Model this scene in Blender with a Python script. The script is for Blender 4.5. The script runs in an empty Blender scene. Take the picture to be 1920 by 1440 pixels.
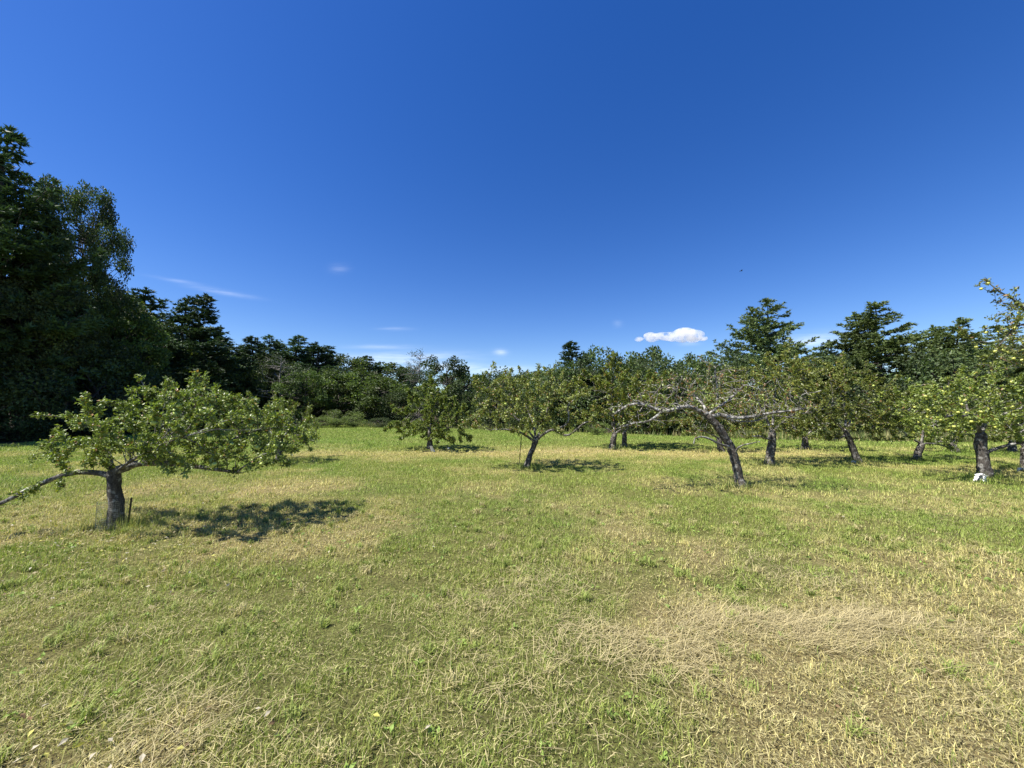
import bpy, math
import numpy as np
from math import radians, sin, cos, pi

# ------------------------------------------------------------------ camera, sky, sun, exposure
sc = bpy.context.scene
COL = sc.collection
W, H, F = 1920.0, 1440.0, 700.0            # photograph size and focal length in its pixels
EYE = 1.6
PITCH = math.atan(50 / F)                  # horizon 50 px below the middle
cam_d = bpy.data.cameras.new('camera'); cam = bpy.data.objects.new('camera', cam_d); COL.objects.link(cam)
cam_d.sensor_width = 36; cam_d.lens = 36 * F / W; cam_d.clip_start = 0.05; cam_d.clip_end = 30000
cam.location = (0, 0, EYE); cam.rotation_euler = (pi / 2 + PITCH, 0, 0)
sc.camera = cam

SUN_EL = radians(58.5)
SUN_H = np.array([-0.93, -0.37]); SUN_H /= np.linalg.norm(SUN_H)      # horizontal direction TOWARDS the sun
SUN = np.array([SUN_H[0] * cos(SUN_EL), SUN_H[1] * cos(SUN_EL), sin(SUN_EL)])
SUN_STRENGTH, SKY_STRENGTH, EXPOSURE = 5.0, 0.082, 1.0

sun_d = bpy.data.lights.new('sun', 'SUN'); sun_d.energy = SUN_STRENGTH; sun_d.angle = radians(0.5); sun_d.color = (1, .95, .86)
sun = bpy.data.objects.new('sun', sun_d); COL.objects.link(sun)
from mathutils import Vector
sun.rotation_euler = Vector((-SUN[0], -SUN[1], -SUN[2])).to_track_quat('-Z', 'Y').to_euler()
sun.location = (-30, -10, 40)

world = bpy.data.worlds.new('World'); sc.world = world; world.use_nodes = True
wt = world.node_tree; wn = wt.nodes; wl = wt.links; wn.clear()
def wm(op, a, b=None, clamp=False):
    n = wn.new('ShaderNodeMath'); n.operation = op; n.use_clamp = clamp
    for i, v in enumerate((a, b)):
        if v is None: continue
        if isinstance(v, (int, float)): n.inputs[i].default_value = v
        else: wl.new(v, n.inputs[i])
    return n.outputs[0]
sky = wn.new('ShaderNodeTexSky'); sky.sky_type = 'NISHITA'; sky.sun_disc = False
sky.sun_elevation = SUN_EL; sky.sun_rotation = math.atan2(SUN_H[0], SUN_H[1])
sky.altitude = 200; sky.air_density = 1.0; sky.dust_density = 0.25; sky.ozone_density = 2.6
hs = wn.new('ShaderNodeHueSaturation'); hs.inputs['Saturation'].default_value = 1.36; hs.inputs['Hue'].default_value = 0.517
wl.new(sky.outputs[0], hs.inputs['Color'])
tc = wn.new('ShaderNodeTexCoord'); sep = wn.new('ShaderNodeSeparateXYZ'); wl.new(tc.outputs['Generated'], sep.inputs[0])
yy = wm('MAXIMUM', sep.outputs[1], 0.02)
U = wm('DIVIDE', sep.outputs[0], yy); V = wm('DIVIDE', sep.outputs[2], yy)
front = wm('GREATER_THAN', sep.outputs[1], 0.05)
cmb = wn.new('ShaderNodeCombineXYZ'); wl.new(wm('MULTIPLY', U, 5.0), cmb.inputs[0]); wl.new(wm('MULTIPLY', V, 42.0), cmb.inputs[1])
nz = wn.new('ShaderNodeTexNoise'); nz.inputs['Scale'].default_value = 1.6; nz.inputs['Detail'].default_value = 7; nz.inputs['Roughness'].default_value = .62
wl.new(cmb.outputs[0], nz.inputs['Vector'])
def uv(px, py):
    u, v = (px - 960) / F, (720 - py) / F
    Y = cos(PITCH) - v * sin(PITCH); Z = sin(PITCH) + v * cos(PITCH)
    return u / Y, Z / Y
total = None
# faint cirrus streaks: (px, py, half width, half height, slope, strength)
for px, py, a, b, sl, st in ((335, 527, 45, 3.5, -.17, .16), (418, 548, 52, 4.5, -.17, .24), (636, 503, 16, 9, 0, .13),
                             (740, 617, 26, 3, 0, .22), (715, 650, 60, 4, 0, .2), (720, 672, 130, 10, .03, .45),
                             (850, 690, 130, 9, -.03, .5), (938, 661, 11, 6, 0, .42), (1520, 640, 70, 13, .12, .42), (1290, 645, 18, 4, 0, .25),
                             (1790, 655, 90, 16, .05, .5), (1158, 607, 8, 6, 0, .10)):
    u0, v0 = uv(px, py)
    du = wm('SUBTRACT', U, u0); dv = wm('SUBTRACT', wm('SUBTRACT', V, v0), wm('MULTIPLY', du, sl))
    q = wm('ADD', wm('POWER', wm('ABSOLUTE', wm('DIVIDE', du, a / F)), 2.0), wm('POWER', wm('ABSOLUTE', wm('DIVIDE', dv, b / F)), 2.0))
    m = wm('MULTIPLY', wm('POWER', 2.718, wm('MULTIPLY', q, -1.0)), st)
    total = m if total is None else wm('ADD', total, m)
nzm = wm('MULTIPLY', wm('SUBTRACT', nz.outputs[0], .28), 2.4, True)
wm_out = wm('MULTIPLY', wm('MULTIPLY', total, nzm), front, True)
mix = wn.new('ShaderNodeMix'); mix.data_type = 'RGBA'
wl.new(wm_out, mix.inputs['Factor']); wl.new(hs.outputs[0], mix.inputs[6]); mix.inputs[7].default_value = (9.0, 9.4, 10.0, 1)
bg = wn.new('ShaderNodeBackground'); bg.inputs['Strength'].default_value = SKY_STRENGTH
wl.new(mix.outputs[2], bg.inputs[0]); wo = wn.new('ShaderNodeOutputWorld'); wl.new(bg.outputs[0], wo.inputs[0])

vs = sc.view_settings; vs.view_transform = 'Standard'; vs.look = 'None'; vs.gamma = 1; vs.use_curve_mapping = False; vs.exposure = EXPOSURE
sc.render.engine = 'CYCLES'
cy = sc.cycles; cy.max_bounces = 8; cy.diffuse_bounces = 2; cy.glossy_bounces = 2; cy.transmission_bounces = 4; cy.transparent_max_bounces = 6
cy.volume_bounces = 8; cy.use_denoising = True

# ------------------------------------------------------------------ helpers
rng = np.random.default_rng(7)
def at(px, py, Y):
    u, v = (px - 960) / F, (720 - py) / F
    y = cos(PITCH) - v * sin(PITCH); z = sin(PITCH) + v * cos(PITCH)
    s = Y / y
    return np.array([u * s, Y, EYE + z * s])
def vnoise(x, y, scale, seed=0):
    x = np.asarray(x, float) * scale + 1000.3 + seed * 17.17; y = np.asarray(y, float) * scale + 1000.7 + seed * 31.7
    xi, yi = np.floor(x).astype(np.int64), np.floor(y).astype(np.int64)
    fx, fy = x - xi, y - yi
    fx = fx * fx * (3 - 2 * fx); fy = fy * fy * (3 - 2 * fy)
    def h(a, b):
        n = (a * 374761393 + b * 668265263 + seed * 982451653) & 0x7fffffff
        n = ((n ^ (n >> 13)) * 1274126177) & 0x7fffffff
        n = n ^ (n >> 16)
        return (n & 0xffff) / 65535.0
    return (h(xi, yi) * (1 - fx) + h(xi + 1, yi) * fx) * (1 - fy) + (h(xi, yi + 1) * (1 - fx) + h(xi + 1, yi + 1) * fx) * fy
def fbm(x, y, scale, seed=0, oct=4):
    t = 0; a = .5; s = 0
    for i in range(oct):
        t = t + a * vnoise(x, y, scale * 2 ** i, seed + i); s += a; a *= .55
    return t / s
def sstep(a, b, x):
    t = np.clip((np.asarray(x, float) - a) / (b - a), 0, 1); return t * t * (3 - 2 * t)
def d_edge(x):
    x = np.asarray(x, float); a = 28 - .6 * x
    return 18 + .5 * ((a - 18) + np.sqrt((a - 18) ** 2 + 4))
def terrain(x, y):
    x = np.asarray(x, float); y = np.asarray(y, float)
    z = .05 * (fbm(x, y, .23, 3, 3) - .5) * sstep(.5, 4, y)
    over = np.maximum(0, y - d_edge(x) - 1)
    z = z - np.minimum(.085 * over, 2.2) * sstep(-6, 6, x) * sstep(0, 5, over)
    hill = np.clip(y - 48, 0, 70) * .10 * (1 - sstep(5, 40, x))
    left = np.clip(-x - 30, 0, 40) * .05 * sstep(10, 30, y)
    return z + hill + left
def tz(x, y): return float(terrain(x, y))
def ground(px, py):
    Y = 10.0
    u, v = (px - 960) / F, (720 - py) / F
    yy_ = cos(PITCH) - v * sin(PITCH); zz_ = sin(PITCH) + v * cos(PITCH)
    Y = -EYE / zz_ * yy_
    p = at(px, py, Y); p[2] = tz(p[0], p[1]); return p
def in_field(x, y):
    x = np.asarray(x, float); y = np.asarray(y, float)
    xl = -25.5 + 3 * (fbm(y, y * 0, .12, 5) - .5) * 2
    return (x > xl) & (y < d_edge(x) + 3 + 3 * (fbm(x, y, .15, 9) - .5))

def make_mesh(name, V, Fs, col=None, smooth=False):
    me = bpy.data.meshes.new(name)
    V = np.ascontiguousarray(V, dtype=np.float32)
    Fs = [np.asarray(f, dtype=np.int32) for f in Fs if len(f)]
    me.vertices.add(len(V)); me.vertices.foreach_set('co', V.ravel())
    loops = np.concatenate([f.ravel() for f in Fs]); sizes = np.concatenate([np.full(len(f), f.shape[1], np.int32) for f in Fs])
    starts = np.concatenate([[0], np.cumsum(sizes)[:-1]]).astype(np.int32)
    me.loops.add(len(loops)); me.loops.foreach_set('vertex_index', loops)
    me.polygons.add(len(sizes)); me.polygons.foreach_set('loop_start', starts)
    me.polygons.foreach_set('use_smooth', np.full(len(sizes), smooth, dtype=bool))
    if col is not None:
        a = me.color_attributes.new('Col', 'FLOAT_COLOR', 'POINT')
        c = np.ones((len(V), 4), np.float32); c[:, :3] = col; a.data.foreach_set('color', c.ravel())
    me.update(calc_edges=True); return me
def link(name, me, mat=None, parent=None):
    o = bpy.data.objects.new(name, me); COL.objects.link(o)
    if mat and me is not None and len(me.materials) == 0: me.materials.append(mat)
    if parent: o.parent = parent
    return o
def empty(name, loc, label=None, cat=None, group=None, rz=0, scale=(1, 1, 1)):
    o = bpy.data.objects.new(name, None); COL.objects.link(o); o.location = loc; o.rotation_euler = (0, 0, rz); o.scale = scale
    o.empty_display_size = .2
    tag(o, label, cat, group); return o
def tag(o, label=None, cat=None, group=None, kind=None):
    for k, v in (('label', label), ('category', cat), ('group', group), ('kind', kind)):
        if v: o[k] = v
    return o

class Geo:
    def __init__(s): s.V = []; s.T = []; s.Q = []; s.C = []; s.n = 0
    def add(s, V, T=None, Q=None, C=None):
        V = np.asarray(V, float)
        if T is not None and len(T): s.T.append(np.asarray(T) + s.n)
        if Q is not None and len(Q): s.Q.append(np.asarray(Q) + s.n)
        s.V.append(V)
        if C is not None: s.C.append(np.broadcast_to(np.asarray(C, float), (len(V), 3)))
        s.n += len(V)
    def mesh(s, name, smooth=False):
        Fs = []
        if s.T: Fs.append(np.concatenate(s.T))
        if s.Q: Fs.append(np.concatenate(s.Q))
        return make_mesh(name, np.concatenate(s.V), Fs, np.concatenate(s.C) if s.C else None, smooth)
def unit(v): return v / (np.linalg.norm(v, axis=-1, keepdims=True) + 1e-12)
def tube(pts, rad, sides=6, rough=0.0, cap=True, r=None):
    r = r or rng
    P = np.asarray(pts, float); R = np.asarray(rad, float); n = len(P)
    T = np.gradient(P, axis=0) if n > 2 else np.repeat((P[1] - P[0])[None], n, 0)
    T = unit(T); a = np.array([1, 0, 0.]) if abs(T[0][0]) < .8 else np.array([0, 1, 0.])
    N = unit(a - T[0] * a.dot(T[0])); ang = np.arange(sides) * 2 * pi / sides; ca, sa = np.cos(ang), np.sin(ang)
    V = np.empty((n, sides, 3)); 
    lump = 1 + rough * r.normal(size=sides)
    for i in range(n):
        N = unit(N - T[i] * N.dot(T[i])); B = np.cross(T[i], N)
        rr = R[i] * (lump + (rough * .8 * r.normal(size=sides) if rough else 0))
        V[i] = P[i] + (ca * rr)[:, None] * N + (sa * rr)[:, None] * B
    V = V.reshape(-1, 3); i = np.arange(n - 1)[:, None] * sides; j = np.arange(sides)[None]; k = (j + 1) % sides
    Q = np.stack([i + j, i + k, i + sides + k, i + sides + j], -1).reshape(-1, 4)
    Tt = []
    if cap:
        V = np.vstack([V, P[-1] + T[-1] * R[-1] * .6, P[0] - T[0] * R[0] * .2]); e = n * sides; b = (n - 1) * sides
        Tt = [[b + q, b + (q + 1) % sides, e] for q in range(sides)] + [[(q + 1) % sides, q, e + 1] for q in range(sides)]
    return V, np.array(Tt, int).reshape(-1, 3), Q
def catmull(P, step):
    P = np.asarray(P, float)
    if len(P) < 3:
        n = max(2, int(np.linalg.norm(P[-1] - P[0]) / step) + 1); t = np.linspace(0, 1, n)[:, None]; return P[0] * (1 - t) + P[-1] * t
    E = np.vstack([2 * P[0] - P[1], P, 2 * P[-1] - P[-2]]); out = []
    for i in range(1, len(E) - 2):
        n = max(1, int(round(np.linalg.norm(E[i + 1] - E[i]) / step)))
        for t in np.arange(n) / n:
            out.append(.5 * (2 * E[i] + (E[i + 1] - E[i - 1]) * t + (2 * E[i - 1] - 5 * E[i] + 4 * E[i + 1] - E[i + 2]) * t * t + (-E[i - 1] + 3 * E[i] - 3 * E[i + 1] + E[i + 2]) * t ** 3))
    out.append(E[-2]); return np.array(out)
def sphere_pts(n, r=None):
    return unit((r or rng).normal(size=(n, 3)))

# ------------------------------------------------------------------ materials
def new_mat(name):
    m = bpy.data.materials.new(name); m.use_nodes = True; nt = m.node_tree; nt.nodes.clear()
    out = nt.nodes.new('ShaderNodeOutputMaterial'); return m, nt, out
def N(nt, t, **kw):
    n = nt.nodes.new(t)
    for k, v in kw.items():
        if k in n.inputs: n.inputs[k].default_value = v
        else: setattr(n, k, v)
    return n
def leaf_mat(name, rough=.5, trans=.3, spec=.4, tint=(1.25, 1.35, .6)):
    m, nt, out = new_mat(name); L = nt.links
    a = N(nt, 'ShaderNodeAttribute', attribute_name='Col')
    oi = N(nt, 'ShaderNodeObjectInfo')
    mr = N(nt, 'ShaderNodeMapRange'); mr.inputs['To Min'].default_value = .82; mr.inputs['To Max'].default_value = 1.18
    L.new(oi.outputs['Random'], mr.inputs['Value'])
    sc_ = N(nt, 'ShaderNodeVectorMath', operation='SCALE'); L.new(a.outputs['Color'], sc_.inputs[0]); L.new(mr.outputs[0], sc_.inputs['Scale'])
    p = N(nt, 'ShaderNodeBsdfPrincipled'); p.inputs['Roughness'].default_value = rough; p.inputs['Specular IOR Level'].default_value = spec
    L.new(sc_.outputs[0], p.inputs['Base Color'])
    t = N(nt, 'ShaderNodeBsdfTranslucent'); mu = N(nt, 'ShaderNodeVectorMath', operation='MULTIPLY'); L.new(sc_.outputs[0], mu.inputs[0]); mu.inputs[1].default_value = tint
    L.new(mu.outputs[0], t.inputs['Color'])
    mx = N(nt, 'ShaderNodeMixShader'); mx.inputs[0].default_value = trans; L.new(p.outputs[0], mx.inputs[1]); L.new(t.outputs[0], mx.inputs[2])
    L.new(mx.outputs[0], out.inputs['Surface']); return m
def bark_mat(name, dark, mid, lichen, amount=.5, scale=1.0):
    m, nt, out = new_mat(name); L = nt.links
    tcn = N(nt, 'ShaderNodeTexCoord'); mp = N(nt, 'ShaderNodeMapping'); mp.inputs['Scale'].default_value = (1, 1, .35); L.new(tcn.outputs['Object'], mp.inputs[0])
    n1 = N(nt, 'ShaderNodeTexNoise'); n1.inputs['Scale'].default_value = 38 * scale; n1.inputs['Detail'].default_value = 6; n1.inputs['Roughness'].default_value = .7
    L.new(mp.outputs[0], n1.inputs['Vector'])
    r1 = N(nt, 'ShaderNodeValToRGB'); r1.color_ramp.elements[0].position = .35; r1.color_ramp.elements[1].position = .68
    r1.color_ramp.elements[0].color = (*dark, 1); r1.color_ramp.elements[1].color = (*mid, 1); L.new(n1.outputs[0], r1.inputs[0])
    n2 = N(nt, 'ShaderNodeTexNoise'); n2.inputs['Scale'].default_value = 13 * scale; n2.inputs['Detail'].default_value = 5; n2.inputs['Roughness'].default_value = .65
    L.new(tcn.outputs['Object'], n2.inputs['Vector'])
    r2 = N(nt, 'ShaderNodeValToRGB'); r2.color_ramp.elements[0].position = .62 - .25 * amount; r2.color_ramp.elements[1].position = .72 - .25 * amount
    L.new(n2.outputs[0], r2.inputs[0])
    mx = N(nt, 'ShaderNodeMix', data_type='RGBA'); L.new(r2.outputs[0], mx.inputs['Factor']); L.new(r1.outputs[0], mx.inputs[6]); mx.inputs[7].default_value = (*lichen, 1)
    bp = N(nt, 'ShaderNodeBump'); bp.inputs['Strength'].default_value = .8; bp.inputs['Distance'].default_value = .012; L.new(n1.outputs[0], bp.inputs['Height'])
    p = N(nt, 'ShaderNodeBsdfPrincipled'); p.inputs['Roughness'].default_value = .9; p.inputs['Specular IOR Level'].default_value = .2
    L.new(mx.outputs[2], p.inputs['Base Color']); L.new(bp.outputs[0], p.inputs['Normal']); L.new(p.outputs[0], out.inputs['Surface']); return m
def plain_mat(name, col, rough=.6, metal=0, var=.25, scale=20, spec=.4):
    m, nt, out = new_mat(name); L = nt.links
    tcn = N(nt, 'ShaderNodeTexCoord'); n1 = N(nt, 'ShaderNodeTexNoise'); n1.inputs['Scale'].default_value = scale; n1.inputs['Detail'].default_value = 4
    L.new(tcn.outputs['Object'], n1.inputs['Vector'])
    r = N(nt, 'ShaderNodeValToRGB'); c = np.array(col); r.color_ramp.elements[0].color = (*(c * (1 - var)), 1); r.color_ramp.elements[1].color = (*np.minimum(c * (1 + var), 1), 1)
    r.color_ramp.elements[0].position = .3; r.color_ramp.elements[1].position = .7
    L.new(n1.outputs[0], r.inputs[0]); p = N(nt, 'ShaderNodeBsdfPrincipled'); p.inputs['Roughness'].default_value = rough; p.inputs['Metallic'].default_value = metal
    p.inputs['Specular IOR Level'].default_value = spec
    L.new(r.outputs[0], p.inputs['Base Color']); L.new(p.outputs[0], out.inputs['Surface']); return m

M_APPLE_LEAF = leaf_mat('apple_leaf', .42, .27, .5)
M_LEAF = leaf_mat('tree_leaf', .55, .25, .35)
M_NEEDLE = leaf_mat('needle', .6, .12, .3)
M_GRASS = leaf_mat('grass_blade', .6, .28, .3, (1.15, 1.2, .7))
M_BARK = bark_mat('apple_bark', (.028, .023, .019), (.12, .106, .092), (.25, .24, .215), .40)
M_LIMB = bark_mat('apple_limb_bark', (.045, .039, .034), (.15, .138, .122), (.33, .32, .29), .5)
M_DEAD = bark_mat('dead_limb_bark', (.06, .053, .046), (.18, .166, .15), (.38, .37, .34), .55)
M_WBARK = bark_mat('woods_bark', (.03, .026, .022), (.10, .088, .075), (.16, .15, .13), .3, .4)
M_SNAG = bark_mat('snag_bark', (.13, .12, .11), (.28, .26, .24), (.34, .33, .3), .4, .4)
M_FRUIT = plain_mat('green_apple', (.48, .56, .13), .35, 0, .2, 9, .5)
M_FRUITY = plain_mat('yellow_apple', (.55, .56, .13), .35, 0, .3, 1.3, .5)
M_STAKE = plain_mat('rusty_steel', (.07, .055, .045), .7, .4, .4, 40)
M_WIRE = plain_mat('galvanised_wire', (.22, .25, .22), .5, .6, .2, 60)
M_WHITE = plain_mat('white_plastic', (.78, .78, .76), .5, 0, .08, 14)
M_BIRD = plain_mat('dark_feathers', (.03, .03, .035), .7, 0, .3, 5)

# ------------------------------------------------------------------ ground sheet
def albedo(x, y, jitter=None):
    """large-scale colour of the turf: straw, olive and green patches; forest floor outside the field"""
    x = np.asarray(x, float); y = np.asarray(y, float)
    straw = np.array([.40, .35, .14]); olive = np.array([.195, .232, .05]); green = np.array([.145, .215, .035])
    n = fbm(x, y, .55, 11) + .35 * (fbm(x, y, 2.3, 15) - .5)
    dry = np.clip((n - .43) / .21, 0, 1)
    near = 1 - sstep(3.0, 7.0, y)
    dry = np.clip(dry * (.62 + .38 * near) + .10 * near, 0, 1)
    band = np.exp(-((y - (14.3 + .03 * x)) / 1.3) ** 2) * sstep(-9, -6, x) * (1 - sstep(9, 14, x))
    dry = np.clip(dry + .75 * band, 0, 1)
    patch = np.exp(-(((x + 5.6) / 2.6) ** 2 + ((y - 7.6) / 1.5) ** 2)); dry = np.clip(dry + .4 * patch, 0, 1)
    far = sstep(14.6, 18.5, y - .03 * x + 2.5 * (fbm(x, y, .5, 91) - .5)); dry = dry * (1 - .8 * far)
    gr = np.clip((fbm(x, y, .8, 23) - .45) / .2, 0, 1) * (.75 - .45 * near)
    gr = np.clip(gr + far * .55, 0, 1)
    base = olive * (1 - gr[..., None]) + green * gr[..., None]
    c = base * (1 - dry[..., None]) + straw * dry[..., None]
    return c, dry, gr
def axis(lo, mid0, mid1, hi, fine, grow):
    a = list(np.arange(mid0, mid1, fine)); s = fine; v = mid1; up = []
    while v < hi: up.append(v); s *= grow; v += s
    s = fine; v = mid0; dn = []
    while v > lo:
        s *= grow; v -= s; dn.append(v)
    return np.array(dn[::-1] + a + up + [hi])
xs = axis(-900, -9, 9, 900, .16, 1.06); ys = axis(-300, .6, 9, 1500, .13, 1.045)
gx, gy = np.meshgrid(xs, ys); gz = terrain(gx, gy)
gc, gd, gg = albedo(gx, gy)
inf = in_field(gx, gy)[..., None]
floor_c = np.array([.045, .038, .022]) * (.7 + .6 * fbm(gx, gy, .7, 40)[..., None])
soil = np.array([.13, .10, .062]); nr = (1 - sstep(5, 12, gy))[..., None]; gcol = gc * (.78 - .26 * nr) + soil * (.12 + .16 * nr)  # soil brown mixed in; near ground darkened so gaps between blades look shaded
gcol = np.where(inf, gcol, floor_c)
micro = (vnoise(gx, gy, 7, 77) - .5) * .034 * (np.abs(gx) < 9.5) * (gy < 9.5) * (gy > .5)
nx, ny = len(xs), len(ys)
ii = (np.arange(ny - 1)[:, None] * nx + np.arange(nx - 1)[None]).ravel()
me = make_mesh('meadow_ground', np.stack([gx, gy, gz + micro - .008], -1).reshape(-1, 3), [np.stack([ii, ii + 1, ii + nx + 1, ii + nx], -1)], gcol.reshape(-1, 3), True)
def ground_mat():
    m, nt, out = new_mat('turf_ground'); L = nt.links
    a = N(nt, 'ShaderNodeAttribute', attribute_name='Col'); g = N(nt, 'ShaderNodeNewGeometry')
    n1 = N(nt, 'ShaderNodeTexNoise'); n1.inputs['Scale'].default_value = 46; n1.inputs['Detail'].default_value = 6; n1.inputs['Roughness'].default_value = .75; L.new(g.outputs['Position'], n1.inputs['Vector'])
    n2 = N(nt, 'ShaderNodeTexNoise'); n2.inputs['Scale'].default_value = 5; n2.inputs['Detail'].default_value = 5; L.new(g.outputs['Position'], n2.inputs['Vector'])
    mr = N(nt, 'ShaderNodeMapRange'); mr.inputs['From Min'].default_value = .3; mr.inputs['From Max'].default_value = .7; mr.inputs['To Min'].default_value = .28; mr.inputs['To Max'].default_value = 1.65; L.new(n1.outputs[0], mr.inputs['Value'])
    mr2 = N(nt, 'ShaderNodeMapRange'); mr2.inputs['From Min'].default_value = .3; mr2.inputs['From Max'].default_value = .7; mr2.inputs['To Min'].default_value = .8; mr2.inputs['To Max'].default_value = 1.2; L.new(n2.outputs[0], mr2.inputs['Value'])
    mm = N(nt, 'ShaderNodeMath', operation='MULTIPLY'); L.new(mr.outputs[0], mm.inputs[0]); L.new(mr2.outputs[0], mm.inputs[1])
    n3 = N(nt, 'ShaderNodeTexNoise'); n3.inputs['Scale'].default_value = 85; n3.inputs['Detail'].default_value = 3; n3.inputs['Distortion'].default_value = 1.5; L.new(g.outputs['Position'], n3.inputs['Vector'])
    r3 = N(nt, 'ShaderNodeMapRange'); r3.inputs['From Min'].default_value = .45; r3.inputs['From Max'].default_value = .6; r3.inputs['To Max'].default_value = .75; L.new(n3.outputs[0], r3.inputs['Value'])
    soilm = N(nt, 'ShaderNodeVectorMath', operation='MULTIPLY'); L.new(a.outputs['Color'], soilm.inputs[0]); soilm.inputs[1].default_value = (.55, .42, .5)
    mx3 = N(nt, 'ShaderNodeMix', data_type='RGBA'); L.new(r3.outputs[0], mx3.inputs['Factor']); L.new(a.outputs['Color'], mx3.inputs[6]); L.new(soilm.outputs[0], mx3.inputs[7])
    s = N(nt, 'ShaderNodeVectorMath', operation='SCALE'); L.new(mx3.outputs[2], s.inputs[0]); L.new(mm.outputs[0], s.inputs['Scale'])
    bp = N(nt, 'ShaderNodeBump'); bp.inputs['Strength'].default_value = .9; bp.inputs['Distance'].default_value = .03; L.new(n1.outputs[0], bp.inputs['Height'])
    p = N(nt, 'ShaderNodeBsdfPrincipled'); p.inputs['Roughness'].default_value = .95; p.inputs['Specular IOR Level'].default_value = .1
    L.new(s.outputs[0], p.inputs['Base Color']); L.new(bp.outputs[0], p.inputs['Normal']); L.new(p.outputs[0], out.inputs['Surface']); return m
M_GROUND = ground_mat()
tag(link('ground', me, M_GROUND), 'mown orchard meadow of green and straw coloured turf', None, None, 'structure')

# ------------------------------------------------------------------ apple trees
def leaves_geo(P, D, n_up, L, wid, col, r, detail=1):
    """folded leaves: P base points, D axis directions, n_up how far the blade faces the sky, L lengths"""
    n = len(P); D = unit(D)
    Nn = unit(np.array([0, 0, 1.]) * n_up + r.normal(size=(n, 3)) * .6); Nn = unit(Nn - D * (Nn * D).sum(1, keepdims=True)); S = np.cross(D, Nn)
    L = L[:, None]; w = L * wid; fold = w * .32
    tip = P + D * L - Nn * L * r.uniform(-.05, .38, (n, 1))
    if detail:
        mid = P + D * L * .45; a = mid + S * w + Nn * fold; b = mid - S * w + Nn * fold
        mid = mid + Nn * L * .03
        V = np.stack([P, a, b, tip, mid], 1).reshape(-1, 3); i = np.arange(n) * 5
        T = np.concatenate([np.stack([i, i + 1, i + 4], 1), np.stack([i + 4, i + 1, i + 3], 1), np.stack([i, i + 4, i + 2], 1), np.stack([i + 4, i + 3, i + 2], 1)])
        k = 5
    else:
        mid = P + D * L * .5; a = mid + S * w + Nn * fold; b = mid - S * w + Nn * fold
        V = np.stack([P, a, b, tip], 1).reshape(-1, 3); i = np.arange(n) * 4
        T = np.concatenate([np.stack([i, i + 1, i + 3], 1), np.stack([i, i + 3, i + 2], 1)]); k = 4
    return V, T, np.repeat(col, k, 0)

def fruit_mesh():
    nseg, ring = 9, 6; V = []; 
    for i in range(ring + 1):
        th = pi * i / ring; rr = sin(th) * (1 + .10 * cos(th)); z = cos(th) * .92
        if i == 0: z -= .16
        if i == ring: z += .12
        for j in range(nseg): V.append((rr * cos(2 * pi * j / nseg), rr * sin(2 * pi * j / nseg), z))
    Q = [[i * nseg + j, (i + 1) * nseg + j, (i + 1) * nseg + (j + 1) % nseg, i * nseg + (j + 1) % nseg] for i in range(ring) for j in range(nseg)]
    return make_mesh('apple', np.array(V), [np.array(Q)], None, True)
FRUIT_G = fruit_mesh(); FRUIT_G.materials.append(M_FRUIT)
FRUIT_Y = fruit_mesh(); FRUIT_Y.materials.append(M_FRUITY)

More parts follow.
